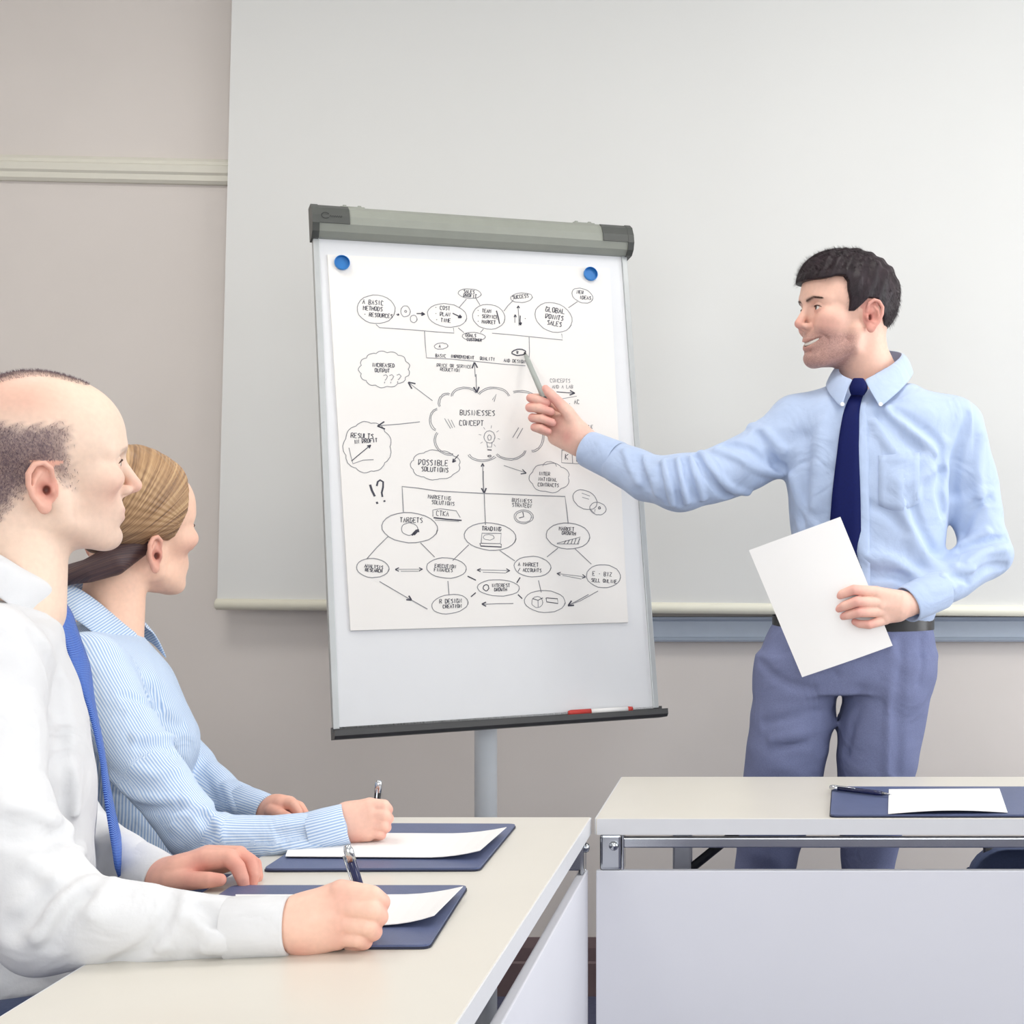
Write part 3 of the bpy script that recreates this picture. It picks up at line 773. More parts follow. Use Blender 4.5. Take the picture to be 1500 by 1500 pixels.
def poly_sd(x, z, poly):
    """signed distance (negative inside) to a polygon in the x,z plane"""
    p = np.asarray(poly, float); n = len(p)
    d = np.full(np.broadcast(x, z).shape, 1e9); ins = np.zeros(d.shape, bool)
    for i in range(n):
        a, b = p[i], p[(i + 1) % n]; e = b - a
        wx, wz = x - a[0], z - a[1]
        t = np.clip((wx * e[0] + wz * e[1]) / (e @ e), 0, 1)
        d = np.minimum(d, (wx - e[0] * t) ** 2 + (wz - e[1] * t) ** 2)
        c = (a[1] > z) != (b[1] > z)
        with np.errstate(divide='ignore', invalid='ignore'):
            xi = (b[0] - a[0]) * (z - a[1]) / (b[1] - a[1] if b[1] != a[1] else 1e-9) + a[0]
        ins ^= c & (x < xi)
    d = np.sqrt(d)
    return np.where(ins, -d, d)

SK = dict(light=np.array(lin('f0c9b0')), pink=np.array(lin('df9d8b')), red=np.array(lin('c8705f')), lip=np.array(lin('c47a72')))

def build_head(neck, opts):
    """head in its own space: origin between the ears, x forward, y left, z up; returns fields and landmarks"""
    o = dict(smile=0.0, jaw=1.0, fem=0.0, h=.0019, skull_back=0.0, neck_r=.056, nose=1.0, ear_dz=0.0)
    o.update(opts)
    nk = np.array(neck)
    lo = np.minimum([-.125, -.10, -.15], nk.min(0) - .085); hi = np.maximum([.138, .10, .170], nk.max(0) + .02)
    F = Field(lo, hi, o['h'])
    fem = o['fem']; jw = o['jaw']
    F.add(Ell((-.004, 0, .046), (.098 + o['skull_back'], .0765, .085)), 0, .035)
    F.add(Ell((.046, 0, .047), (.050, .058, .056)), .03, .03)
    F.add(Ell((.048, 0, -.018), (.045, .055 - .004 * fem, .062)), .02, .03)
    skull = F.f.copy()
    for s in (-1, 1):
        F.add(Chain([(.008, s * .049 * jw, -.028), (.016, s * .048 * jw, -.058), (.070, s * .020, -.084)], [.016, .016, .014]), .02)
        F.add(Ell((.064, s * .045, -.004), (.026, .017, .018)), .018)
    F.add(Ell((.045, 0, -.06), (.045, .040, .036)), .02)
    F.add(Ell((.080 - .004 * fem, 0, -.083), (.018, .021 - .003 * fem, .017)), .014)
    F.add(Ell((.072, 0, -.048), (.027, .029, .027)), .012)
    br = .010 - .003 * fem
    for s in (-1, 1):
        F.add(Chain([(.090 - .003 * fem, s * .008, .032), (.086 - .003 * fem, s * .028, .037), (.070, s * .048, .031)], [br, br, br * .8]), .012)
        F.cut(Ell((.098, s * .030, .016), (.015, .019, .0115)), .012)
        F.add(Ell((.0772, s * .030, .0150), (.0146, .0150, .0132)), .003)
        F.cut(Ell((.0935, s * .0305, .0150), (.0090, .0128, .0050 - .0006 * (o['smile'] > 0))), .0015)
    # nose
    ns = o['nose']
    F.add(Chain([(.090, 0, .024), (.098 * .5 + .049 + .004 * ns, 0, .006), (.104 + .010 * ns, 0, -.0145)], [.0075, .0075, .0092]), .009)
    F.add(Chain([(.104 + .010 * ns, 0, -.0155), (.096, 0, -.027)], [.008, .006]), .004)
    for s in (-1, 1):
        F.add(Ell((.0985, s * .0115, -.0205), (.0105, .0058, .0066)), .006)
        F.cut(Ell((.1045, s * .0062, -.0275), (.006, .0026, .0040)), .002)
    sm = o['smile']
    if sm:
        up = [(.066, -.0385, -.0405), (.084, -.022, -.0452), (.0930, -.010, -.0468), (.0960, 0, -.0472), (.0930, .010, -.0468), (.084, .022, -.0452), (.066, .0385, -.0405)]
        lw = [(.066, -.0375, -.0425), (.083, -.022, -.0570), (.0915, -.010, -.0632), (.0945, 0, -.0645), (.0915, .010, -.0632), (.083, .022, -.0570), (.066, .0375, -.0425)]
        F.add(Chain(up, [.0025, .0034, .0040, .0042, .0040, .0034, .0025]), .004)
        F.add(Chain(lw, [.0025, .0040, .0048, .0052, .0048, .0040, .0025]), .004)
        mid = [(.0695, -.0372, -.0420), (.0862, -.022, -.0508), (.0955, -.010, -.0545), (.0985, 0, -.0553), (.0955, .010, -.0545), (.0862, .022, -.0508), (.0695, .0372, -.0420)]
        line = []
        for yy in np.linspace(-.036, .036, 19):
            zz = float(np.interp(abs(yy), [0, .010, .022, .036], [-.0553, -.0545, -.0508, -.0425])); xx = .12
            while xx > .04 and F.tri((xx, yy, zz)) > 0: xx -= .0005
            line.append((xx - .0005, yy, zz))
        rr_ = [float(np.interp(abs(p[1]), [0, .010, .022, .031, .036], [.0048, .0046, .0040, .0026, .0012])) for p in line]
        F.cut(Chain(line, rr_), .0012)
        F.cut(Chain([(p[0] - .007, p[1] * .93, p[2]) for p in line], rr_), .001)
        F.mouth = line
        for s in (-1, 1):
            F.ridge([(.088, s * .020, -.022), (.080, s * .035, -.034), (.070, s * .043, -.046)], .0038, -.0030)
            F.add(Ell((.074, s * .036, -.020), (.018, .015, .015)), .014)
    else:
        F.add(Chain([(.083, -.023, -.0500), (.0935, -.011, -.0475), (.0975, 0, -.0480), (.0935, .011, -.0475), (.083, .023, -.0500)], [.003, .0045, .0046, .0045, .003]), .005)
        F.add(Chain([(.083, -.022, -.0520), (.093, -.011, -.0565), (.0960, 0, -.0575), (.093, .011, -.0565), (.083, .022, -.0520)], [.003, .005, .0056, .005, .003]), .005)
        F.cut(Chain([(.080, -.027, -.0515), (.096, -.011, -.0522), (.1005, 0, -.0525), (.096, .011, -.0522), (.080, .027, -.0515)], [.001, .0012, .0012, .0012, .001]), .0025)
    F.ridge([(.088, -.012, -.070), (.090, 0, -.0705), (.088, .012, -.070)], .006, -.0035)
    # neck
    F.add(Chain(nk, [o['neck_r']] * (len(nk) - 1) + [o['neck_r'] * 1.12]), .022)
    # ears
    for s in (-1, 1):
        es = 1.0 - .08 * fem
        def E(x, z, out): return np.array([-.010 + x * es - .25 * out, s * (.0695 + out), .000 + o['ear_dz'] + z * es])
        ax = np.array([unit((1, s * -.30, 0)), unit((.30, s * 1.0, 0)), (0, 0, 1)]).T
        F.add(Ell(E(-.001, .003, .004), (.0165 * es, .0045, .029 * es), ax), .005)
        rim = [E(.010 + .004 * 0, .010, .004), E(.009, .024, .009), E(.000, .0315, .012), E(-.010, .029, .014), E(-.0165, .018, .016), E(-.0165, .004, .015), E(-.0125, -.010, .012), E(-.005, -.021, .009)]
        F.add(Chain(rim, [.003, .0034, .0036, .0036, .0036, .0034, .0034, .0036]), .002)
        F.add(Chain([E(-.004, .020, .008), E(-.010, .010, .011), E(-.009, -.003, .011), E(-.003, -.012, .009)], [.003, .0032, .0032, .003]), .003)
        F.add(Ell(E(.001, -.024, .006), (.0088, .0046, .0090), ax), .004)
        F.add(Ell(E(.003, -.002, -.004), (.014, .008, .018)), .006)
        F.cut(Ell(E(.000, -.001, .0150), (.0086, .0098, .0118), ax), .003)
        F.add(Ell(E(.0095, -.003, .005), (.0042, .004, .0062), ax), .003)
        F.cut(Ell(E(.0035, -.003, .006), (.0042, .0065, .0058)), .002)
    F.skull = skull
    return F

def head_colours(v, opts):
    x, y, z = v.T; ay = np.abs(y)
    sk = dict(SK); sk.update(opts.get('skin', {}))
    c = np.tile(sk['light'], (len(v), 1))
    def mix(col, w):
        w = np.clip(w, 0, 1)[:, None]; c[:] = c * (1 - w) + np.asarray(col) * w
    g = lambda cx, cy, cz, rx, ry, rz: np.exp(-(((x - cx) / rx) ** 2 + ((ay - cy) / ry) ** 2 + ((z - cz) / rz) ** 2))
    mix(sk['pink'], .55 * g(.075, .04, -.015, .03, .03, .025))
    mix(sk['pink'], .7 * g(.115, 0, -.017, .015, .015, .014))
    ez = opts.get('ear_dz', 0.0)
    mix(sk['pink'], .7 * ((ay > .0705) & (x < .012) & (z < .034 + ez) & (z > -.036 + ez)))
    mix(sk['red'], .8 * g(-.008, .073, ez - .002, .012, .007, .016)); mix(lin('5a2a26'), .95 * g(-.0075, .071, ez - .003, .0062, .006, .0078))  # reddened ear hollow; the shade inside it is painted in as dark brown
    mix(lin('5a3a34'), .75 * g(.0905, .030, .0196, .006, .012, .0012))
    mix(sk['pink'], .35 * g(.09, .03, .010, .012, .016, .004))
    bt_ = np.clip((ay - .010) / .038, 0, 1)
    bz_ = .0290 + .006 * np.sin(np.minimum(bt_, .75) / .75 * 1.6) - .007 * np.maximum(0, bt_ - .6)
    bw_ = .0036 - .0018 * bt_
    mix(np.array(lin(opts.get('brow', '4c3731'))), opts.get('brow_w', .75) * np.exp(-((z - bz_) / bw_) ** 2) * np.clip((ay - .009) / .004, 0, 1) * np.clip((.050 - ay) / .006, 0, 1) * (x > .05))
    if opts.get('smile'):
        mix(sk['lip'], .85 * g(.094, .0, -.0475, .012, .022, .0030)); mix(sk['lip'], .85 * g(.094, 0, -.0630, .012, .018, .0045))
        ln_ = np.array(opts['mouth']); mx_ = np.interp(y, ln_[:, 1], ln_[:, 0]) - .0035; mz_ = np.interp(y, ln_[:, 1], ln_[:, 2]); mix(lin('6a2a28'), 1.0 * ((x > mx_ - .02) & (x < mx_) & (ay < .036) & (np.abs(z - mz_) < .007)))
    else:
        mix(sk['lip'], .95 * g(.097, 0, -.0485, .010, .018, .0038)); mix(sk['lip'], .95 * g(.095, 0, -.0570, .010, .016, .0050))
    return c, mix, g

def to_world(v, Mh, fwd, up, scale):
    f = unit(fwd); u = unit(np.asarray(up) - np.dot(up, f) * f); l = np.cross(u, f)
    R = np.stack([f, l, u], 1)
    return np.asarray(Mh) + (v * scale) @ R.T, R

def from_world(p, Mh, R, scale):
    return (np.asarray(p, float) - np.asarray(Mh)) @ R / scale

def strands_vf(roots, dirs, length, width, rs, curl=.3):
    """many thin tapered hairs as narrow triangles"""
    n = len(roots)
    rnd = rs.normal(size=(n, 3))
    d = dirs + curl * rnd; d /= np.linalg.norm(d, axis=1)[:, None]
    side = np.cross(d, rs.normal(size=(n, 3))); side /= np.linalg.norm(side, axis=1)[:, None] + 1e-9
    L = length * (0.6 + .8 * rs.rand(n))[:, None]
    a = roots - side * width / 2; b = roots + side * width / 2; t = roots + d * L
    vs = np.stack([a, b, t], 1).reshape(-1, 3)
    return vs, np.arange(3 * n).reshape(-1, 3)

def vnormals(v, q):
    nrm = np.zeros_like(v)
    fn = np.cross(v[q[:, 2]] - v[q[:, 0]], v[q[:, 3]] - v[q[:, 1]])
    for k in range(4): np.add.at(nrm, q[:, k], fn)
    return nrm / (np.linalg.norm(nrm, axis=1)[:, None] + 1e-12)

def hand_field(palm, fingers, h=.0016, kp=.012, kf=.0016, extra=None):
    """palm: list of (pts, radii); fingers: list of (pts, radii), already in world space"""
    allp = np.concatenate([np.asarray(p) for p, r in palm + fingers])
    F = Field(allp.min(0) - .035, allp.max(0) + .035, h)
    for p, r in palm: F.add(Chain(p, r), kp)
    for p, r in fingers: F.add(Chain(p, r), kf)
    if extra: extra(F)
    return F

def hand_colours(v, tips, base, pinkc, rad=.014):
    c = np.tile(base, (len(v), 1))
    for t in tips:
        w = .65 * np.exp(-(((v - np.asarray(t)) ** 2).sum(1)) / rad ** 2)[:, None]
        c = c * (1 - w) + pinkc * w
    return c

def cuff_vf(p0, p1, r0, r1, t=.003, flat=1.0, n=36):
    """short open shirt cuff: outer wall, rolled edge, inner wall"""
    p0, p1 = np.asarray(p0, float), np.asarray(p1, float)
    d = p1 - p0
    st = [(0, r0), (.03, r0 + .001), (.5, (r0 + r1) / 2 + .0008), (.96, r1 + .0008), (1.0, r1), (1.005, r1 - t * .5), (.99, r1 - t), (.5, (r0 + r1) / 2 - t), (.05, r0 - t)]
    return tube_vf([p0 + d * s for s, r in st], [r for s, r in st], n=n, cap=False, flat=flat) if False else ring_sweep(p0, d, st, n, flat)
def ring_sweep(p0, d, st, n, flat):
    a, b = frame_axes(d); vs, fs = [], []
    for s, r in st:
        for k in range(n):
            t = 2 * math.pi * k / n
            rr = r * (1 + .02 * math.sin(3 * t + 9 * s))
            vs.append(p0 + d * s + a * rr * math.cos(t) + b * rr * flat * math.sin(t))
    for i in range(len(st) - 1):
        for k in range(n):
            k2 = (k + 1) % n
            fs.append([i * n + k, i * n + k2, (i + 1) * n + k2, (i + 1) * n + k])
    return vs, fs

def collar_vf(c, fwd, up, rx, ry, stand, gap, leaf, tip, spread, lean=.0, n=48, t=.0022):
    """folded shirt collar: ring round the neck, open at the front, leaf folded down and outwards.
    gap: half opening angle at the front; leaf: fall length at the back; tip: fall length at the points; spread: outward throw"""
    f = unit(fwd); u = unit(np.asarray(up) - np.dot(up, f) * f); l = np.cross(u, f)
    prof_n = 9
    vs, fs = [], []
    rows = []
    for i in range(n + 1):
        th = gap + (2 * math.pi - 2 * gap) * i / n
        w = (abs(i / n - .5) * 2)                       # 0 at the back, 1 at the points
        wp = max(0, (w - .55) / .45) ** 1.6
        fall = leaf + (tip - leaf) * wp
        e = f * math.cos(th) + l * math.sin(th)
        base = np.asarray(c) + f * rx * math.cos(th) + l * ry * math.sin(th)
        drop = -lean * math.cos(th)
        row = []
        # inner stand from bottom up, over the fold, down the leaf
        sp = spread * (1 + .3 * wp)
        tang = (-f * math.sin(th) * (1 if th > math.pi else -1) * 0 + f * .45 * wp)
        pts = [(0.0, 0.0), (-.001, stand * .5), (-.002, stand * .92), (.001, stand * 1.04), (.0045, stand * 1.0), (.0045 + sp * .35, stand - fall * .35), (.0045 + sp * .7, stand - fall * .7), (.0045 + sp, stand - fall)]
        for k, (o_, z_) in enumerate(pts):
            ext = max(0, k - 4) / 3
            row.append(base + e * o_ + u * (z_ + drop) + tang * fall * ext)
        rows.append(row)
    m = len(rows[0])
    for r in rows: vs += r
    for i in range(n):
        for k in range(m - 1):
            a = i * m + k
            fs.append([a, a + 1, a + m + 1, a + m])
    return vs, fs
def solidify(o, t, sub=0):
    md = o.modifiers.new('thickness', 'SOLIDIFY'); md.thickness = t; md.offset = 0
    if sub:
        m2 = o.modifiers.new('smooth', 'SUBSURF'); m2.levels = sub; m2.render_levels = sub
    return o
def ribbon_vf(path, widths, normal, across=None):
    """flat band along path (3d points), with width vectors perpendicular to the path in the surface"""
    vs, fs = [], []
    for i, p in enumerate(path):
        d = unit(path[min(i + 1, len(path) - 1)] - path[max(i - 1, 0)])
        nn = normal[i] if isinstance(normal, list) else normal
        s = unit(np.cross(d, nn)) if across is None else np.asarray(across)
        for k in (-1, -.5, 0, .5, 1):
            vs.append(p + s * widths[i] * k / 2 + np.asarray(nn) * (.0025 * (1 - k * k)))
        if i:
            for k in range(4):
                a = (i - 1) * 5 + k
                fs.append([a, a + 1, a + 6, a + 5])
    return vs, fs

def curve_pts(pts, n):
    pts = np.array(pts, float); d = np.r_[0, np.cumsum(np.linalg.norm(np.diff(pts, axis=0), axis=1))]; d /= d[-1]
    t = np.linspace(0, 1, n)
    return np.stack([smooth_interp(t, d, pts[:, i]) for i in range(3)], 1)
def leaf_vf(fold, edge, out, n=28, m=8, bulge=.006):
    """one half of a turned-down shirt collar between its fold line and its outer edge; out: function giving the outward direction"""
    a, b = curve_pts(fold, n), curve_pts(edge, n)
    vs, fs = [], []
    for i in range(n):
        for k in range(m):
            t = k / (m - 1)
            vs.append(a[i] * (1 - t) + b[i] * t + out(a[i]) * bulge * math.sin(math.pi * (t ** .6)))
    for i in range(n - 1):
        for k in range(m - 1):
            q = i * m + k
            fs.append([q, q + 1, q + m + 1, q + m])
    return vs, fs
def band_vf(c, fwd, up, rx, ry, h, gap=.12, n=40):
    """upright neck band of a collar, open at the front"""
    f = unit(fwd); u = unit(np.asarray(up) - np.dot(up, f) * f * 0); u = unit(np.asarray(up)); l = unit(np.cross(u, f)); f = np.cross(l, u)
    vs, fs = [], []
    for i in range(n + 1):
        th = gap + (2 * math.pi - 2 * gap) * i / n
        p = np.asarray(c) + f * rx * math.cos(th) + l * ry * math.sin(th)
        vs += [p - u * h * .6, p, p + u * h * .4]
    for i in range(n):
        for k in range(2):
            q = i * 3 + k; fs.append([q, q + 1, q + 4, q + 3])
    return vs, fs
# ------------------------------------------------------------------ people: shared pieces
M['skin'] = material('skin', 'f0c9b0', 0.48, var=0.035, scale=140, bump=0.06, bscale=900, sss=0.10, attr='skin_colour', spec=0.35)
M['eye'] = material('eye_white', 'efe9e4', 0.15)
M['iris'] = material('dark_iris', '3a2a22', 0.15)
M['teeth'] = material('teeth', 'f4efe6', 0.25)
M['shirt_blue'] = material('pale_blue_cotton', 'b2c3e0', 0.8, var=0.02, scale=60, bump=0.15, bscale=260, sheen=0.2, wrinkle=.45, wscale=11)
M['shirt_white'] = material('white_cotton', 'dcdcdd', 0.8, var=0.01, scale=60, bump=0.12, bscale=240, sheen=0.1, wrinkle=.45, wscale=11)
M['tie_navy'] = material('navy_silk', '0c1650', 0.65, var=0.08, scale=300, spec=0.15)
M['trouser_grey'] = material('blue_grey_wool', '767da0', 0.9, var=0.10, scale=500, bump=0.25, bscale=700, wrinkle=.5, wscale=8)
M['trouser_dark'] = material('dark_navy_wool', '333a55', 0.9, var=0.10, scale=400)
M['shoe'] = material('black_leather', '1b1a1c', 0.3, var=0.05)
M['hair_dark'] = material('dark_brown_hair', '261b20', 0.5, var=0.5, scale=55, bump=0.7, bscale=90, stretch=(1, 1, .35), spec=0.3)
M['hair_strand'] = material('dark_brown_hair_strands', '2b2024', 0.5, var=0.3, scale=90, spec=0.3)
M['hair_grey'] = material('cropped_greying_hair', '6d5a62', 0.6, var=0.3, scale=120, spec=0.2)
M['brow'] = material('eyebrow_hair', '4c3731', 0.6, var=0.2, scale=120, spec=0.2)

def streak_material(name, c0, c1, c2, attr, freq, rough=.45):
    """hair with streaks running along the combing direction, from a per-vertex across-strand coordinate"""
    m = bpy.data.materials.new(name); m.use_nodes = True
    nt = m.node_tree; b = nt.nodes['Principled BSDF']; L = nt.links.new
    a = nt.nodes.new('ShaderNodeAttribute'); a.attribute_name = attr
    a2 = nt.nodes.new('ShaderNodeAttribute'); a2.attribute_name = 'along'
    cb = nt.nodes.new('ShaderNodeCombineXYZ')
    mm = nt.nodes.new('ShaderNodeMath'); mm.operation = 'MULTIPLY'; mm.inputs[1].default_value = freq
    m3 = nt.nodes.new('ShaderNodeMath'); m3.operation = 'MULTIPLY'; m3.inputs[1].default_value = 8.0
    L(a.outputs['Fac'], mm.inputs[0]); L(mm.outputs[0], cb.inputs[0]); L(a2.outputs['Fac'], m3.inputs[0]); L(m3.outputs[0], cb.inputs[1])
    n = nt.nodes.new('ShaderNodeTexNoise'); n.inputs['Scale'].default_value = 1.0; n.inputs['Detail'].default_value = 4
    L(cb.outputs[0], n.inputs['Vector'])
    r = nt.nodes.new('ShaderNodeValToRGB')
    r.color_ramp.elements[0].position = .30; r.color_ramp.elements[0].color = lin(c0) + (1,)
    r.color_ramp.elements[1].position = .72; r.color_ramp.elements[1].color = lin(c2) + (1,)
    e = r.color_ramp.elements.new(.5); e.color = lin(c1) + (1,)
    L(n.outputs[0], r.inputs[0])
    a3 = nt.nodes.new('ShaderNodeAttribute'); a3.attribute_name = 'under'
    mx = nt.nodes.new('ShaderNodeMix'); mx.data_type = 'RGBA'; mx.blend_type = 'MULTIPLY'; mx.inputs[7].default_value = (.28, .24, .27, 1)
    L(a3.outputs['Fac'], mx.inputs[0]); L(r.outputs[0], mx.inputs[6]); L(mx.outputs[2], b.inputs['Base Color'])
    bp = nt.nodes.new('ShaderNodeBump'); bp.inputs['Strength'].default_value = .5; bp.inputs['Distance'].default_value = .002
    L(n.outputs[0], bp.inputs['Height']); L(bp.outputs[0], b.inputs['Normal'])
    b.inputs['Roughness'].default_value = rough; b.inputs['Specular IOR Level'].default_value = .35
    return m
M['hair_blonde'] = streak_material('combed_blonde_hair', '6a4e3c', 'a88460', 'cdab80', 'across', 420.0)
M['hair_tail'] = streak_material('dark_ponytail_hair', '35282b', '4a383a', '63493f', 'across', 420.0)

def stripe_material(name, c0, c1, attr, period, duty=.5, soft=.25, rough=.8):
    m = bpy.data.materials.new(name); m.use_nodes = True
    nt = m.node_tree; b = nt.nodes['Principled BSDF']; L = nt.links.new
    a = nt.nodes.new('ShaderNodeAttribute'); a.attribute_name = attr
    def mth(op, x, y=None):
        q = nt.nodes.new('ShaderNodeMath'); q.operation = op
        if isinstance(x, float): q.inputs[0].default_value = x
        else: L(x, q.inputs[0])
        if y is not None: q.inputs[1].default_value = y
        return q.outputs[0]
    s = mth('SINE', mth('MULTIPLY', a.outputs['Fac'], 2 * math.pi / period))
    mr = nt.nodes.new('ShaderNodeMapRange'); mr.inputs[1].default_value = (1 - 2 * duty) - soft; mr.inputs[2].default_value = (1 - 2 * duty) + soft
    L(s, mr.inputs[0])
    mx = nt.nodes.new('ShaderNodeMix'); mx.data_type = 'RGBA'
    mx.inputs[6].default_value = lin(c0) + (1,); mx.inputs[7].default_value = lin(c1) + (1,)
    L(mr.outputs[0], mx.inputs[0]); L(mx.outputs[2], b.inputs['Base Color'])
    b.inputs['Roughness'].default_value = rough; b.inputs['Specular IOR Level'].default_value = .3
    n2 = nt.nodes.new('ShaderNodeTexNoise'); n2.inputs['Scale'].default_value = 260
    tc = nt.nodes.new('ShaderNodeTexCoord'); L(tc.outputs['Object'], n2.inputs['Vector'])
    bp = nt.nodes.new('ShaderNodeBump'); bp.inputs['Strength'].default_value = .12; bp.inputs['Distance'].default_value = .002
    L(n2.outputs[0], bp.inputs['Height']); L(bp.outputs[0], b.inputs['Normal'])
    n3 = nt.nodes.new('ShaderNodeTexNoise'); n3.inputs['Scale'].default_value = 12; n3.inputs['Detail'].default_value = 2.5; n3.inputs['Distortion'].default_value = 1.2
    L(tc.outputs['Object'], n3.inputs['Vector'])
    b3 = nt.nodes.new('ShaderNodeBump'); b3.inputs['Strength'].default_value = .4; b3.inputs['Distance'].default_value = .02
    L(n3.outputs[0], b3.inputs['Height']); L(b3.outputs[0], bp.inputs['Normal'])
    return m
M['shirt_stripe'] = stripe_material('pale_blue_striped_cotton', 'dbe5f0', '9fb9dc', 'stripe', .0040, .5, .6)
M['tie_blue'] = stripe_material('blue_striped_silk', '24449e', '6f97dd', 'stripe', .0042, .35, .3, .5)

def place(yaw, pitch, roll, scale, anchor, target):
    """head frame from yaw (direction it faces), pitch (up) and roll (top leaning to its left); anchor local point goes to target"""
    f0 = V(math.cos(yaw), math.sin(yaw), 0); l0 = V(-math.sin(yaw), math.cos(yaw), 0); u0 = V(0, 0, 1)
    f = f0 * math.cos(pitch) + u0 * math.sin(pitch); u = u0 * math.cos(pitch) - f0 * math.sin(pitch)
    l = l0 * math.cos(roll) - u * math.sin(roll); u = u * math.cos(roll) + l0 * math.sin(roll)
    R = np.stack([f, l, u], 1)
    return np.asarray(target) - R @ (np.asarray(anchor) * scale), R

def head_px(px, py, lat, Mh, R, scale):
    """pixel -> head-space point on the plane y = lat"""
    p = on_plane(px, py, Mh + R @ V(0, lat, 0) * scale, R[:, 1])
    return from_world(p, Mh, R, scale)

class Body:
    """collects skin islands (head, hands, hidden trunk and limbs) into one body mesh"""
    def __init__(s): s.v, s.q, s.c, s.n = [], [], [], 0
    def put(s, v, q, c):
        s.v.append(v); s.q.append(q + s.n); s.c.append(np.broadcast_to(c, (len(v), 3))); s.n += len(v)
    def make(s, parent):
        return mk('body', np.concatenate(s.v), np.concatenate(s.q), 'skin', parent, True, np.concatenate(s.c))

def eyes(parent, Mh, R, scale, lookdir=None):
    for s in (-1, 1):
        c = np.array([.0772, s * .030, .0152]); vs, fs = [], []
        n, m = 14, 10
        for j in range(m + 1):
            ph = math.pi * j / m
            for i in range(n):
                t = 2 * math.pi * i / n
                vs.append(c + .0128 * np.array([math.cos(ph), math.sin(ph) * math.cos(t), math.sin(ph) * math.sin(t)]))
        for j in range(m):
            for i in range(n): fs.append([j * n + i, j * n + (i + 1) % n, (j + 1) * n + (i + 1) % n, (j + 1) * n + i])
        e = mk('eye', Mh + (np.array(vs) * scale) @ R.T, fs, 'eye', parent, True)
        d = unit([1, s * .1 + (0 if lookdir is None else lookdir), .05]); a, b = frame_axes(d)
        rim = [c + d * .0119 + (a * math.cos(t) + b * math.sin(t)) * .0056 for t in np.linspace(0, 2 * math.pi, 17)[:-1]]
        mk('iris', Mh + (np.array(rim + [c + d * .0136]) * scale) @ R.T, [[i, (i + 1) % 16, 16] for i in range(16)], 'iris', e, True)

def lashes(parent, Mh, R, scale, mat='brow', smile=False):
    for s in (-1, 1):
        arc = []
        for t in np.linspace(-1, 1, 11):
            yy = .0132 * t; zz = .0046 * math.sqrt(max(0, 1 - t * t)) * (.85 if smile else 1)
            xx = .0772 + math.sqrt(max(1e-6, .0148 ** 2 - yy ** 2 - zz ** 2))
            arc.append(np.array([xx, s * .0305 + yy, .0150 + zz]))
        vs, fs = tube_vf(arc, [.0004] + [.0010] * 9 + [.0004], n=6)
        mk('lash_line', Mh + (np.array(vs) * scale) @ R.T, fs, mat, parent, True)

def brows(parent, Mh, R, scale, mat, rs, F, thick=1.0, n=260):
    """eyebrow hairs lying on the brow ridge"""
    V_, Q_ = [], []
    for s in (-1, 1):
        t = rs.rand(n); y = .010 + .038 * t; z = .0290 + .006 * np.sin(np.minimum(t, .75) / .75 * 1.6) - .007 * np.maximum(0, t - .6) + rs.normal(size=n) * .0010 * thick
        x = []
        for yy, zz in zip(y, z):
            xx = .12
            while xx > .05 and F.sample((xx, s * yy, zz)) > 0: xx -= .0008
            x.append(xx)
        roots = np.stack([np.array(x) - .0002, s * y, z], 1)
        dirs = np.stack([-.25 * np.ones(n), s * np.ones(n), .35 - .6 * t], 1)
        v, q = strands_vf(roots, dirs / np.linalg.norm(dirs, axis=1)[:, None], .0055, .0009, rs, .1)
        V_.append(v); Q_.append(q + 3 * n * len(Q_))
    o = mk('eyebrows', Mh + (np.concatenate(V_) * scale) @ R.T, np.concatenate(Q_), mat, parent)
    o['kind'] = 'stuff'

def hair_shell(F, poly, thick, k=.006, amp=.0012, extra=None, cutz=None):
    """hair volume: skull offset by thick(X,Y,Z), limited to a side-view outline"""
    H = Field(F.lo, F.lo + (F.n - 1) * F.h, F.h)
    X, Y, Z = [(F.lo[i] + F.h * np.arange(F.n[i])).reshape([-1 if j == i else 1 for j in range(3)]).astype(np.float32) for i in range(3)]
    n = min(F.n[0], len(H.f)); 
    base = F.skull - thick(X, Y, Z)
    pd = poly_sd(X, Z, poly).astype(np.float32)
    q = np.maximum(k - np.abs(base - pd), 0)
    f = np.maximum(base, pd) + q * q * (.25 / k)
    H.f = np.ascontiguousarray(f[:H.f.shape[0], :H.f.shape[1], :H.f.shape[2]]).astype(np.float32)
    H.n = np.array(H.f.shape)
    if extra: extra(H, X, Y, Z)
    return H

def folds(S, items, y0, y1, gain=1.0):
    for pts, wd, ht in items:
        q = [S.trace(px, py, y0, y1) for px, py in pts]
        q = [p for p in q if p is not None]
        if len(q) > 1: S.ridge(curve_pts(q, 3 * len(q)) if len(q) > 2 else q, wd, ht * gain)

def limb_stripe(v, segs, A, B, C):
    """across-the-stripe coordinate: angle round the nearest limb bone, or the horizontal run for the trunk"""
    best = np.full(len(v), 1e9); out = np.zeros(len(v))
    for (a, b, r, kind) in segs:
        a, b = np.asarray(a, float), np.asarray(b, float); ba = b - a
        t = np.clip(((v - a) @ ba) / (ba @ ba), 0, 1)
        q = v - a - t[:, None] * ba; d = np.linalg.norm(q, axis=1) - r
        e1, e2 = frame_axes(ba)
        s = np.arctan2(q @ e2, q @ e1) * r
        if kind == 'trunk': s = np.arctan2((v - C) @ A, (v - C) @ B) * r
        m = d < best
        best[m] = d[m]; out[m] = s[m]
    return out
# ------------------------------------------------------------------ the standing presenter
rs = np.random.RandomState(3)
PY = 3.05
pres = empty('person', (P(1230, 1600, PY)[0], PY, 0), 'standing person in pale blue shirt and navy tie pointing at the flip chart', 'person')
body = Body()
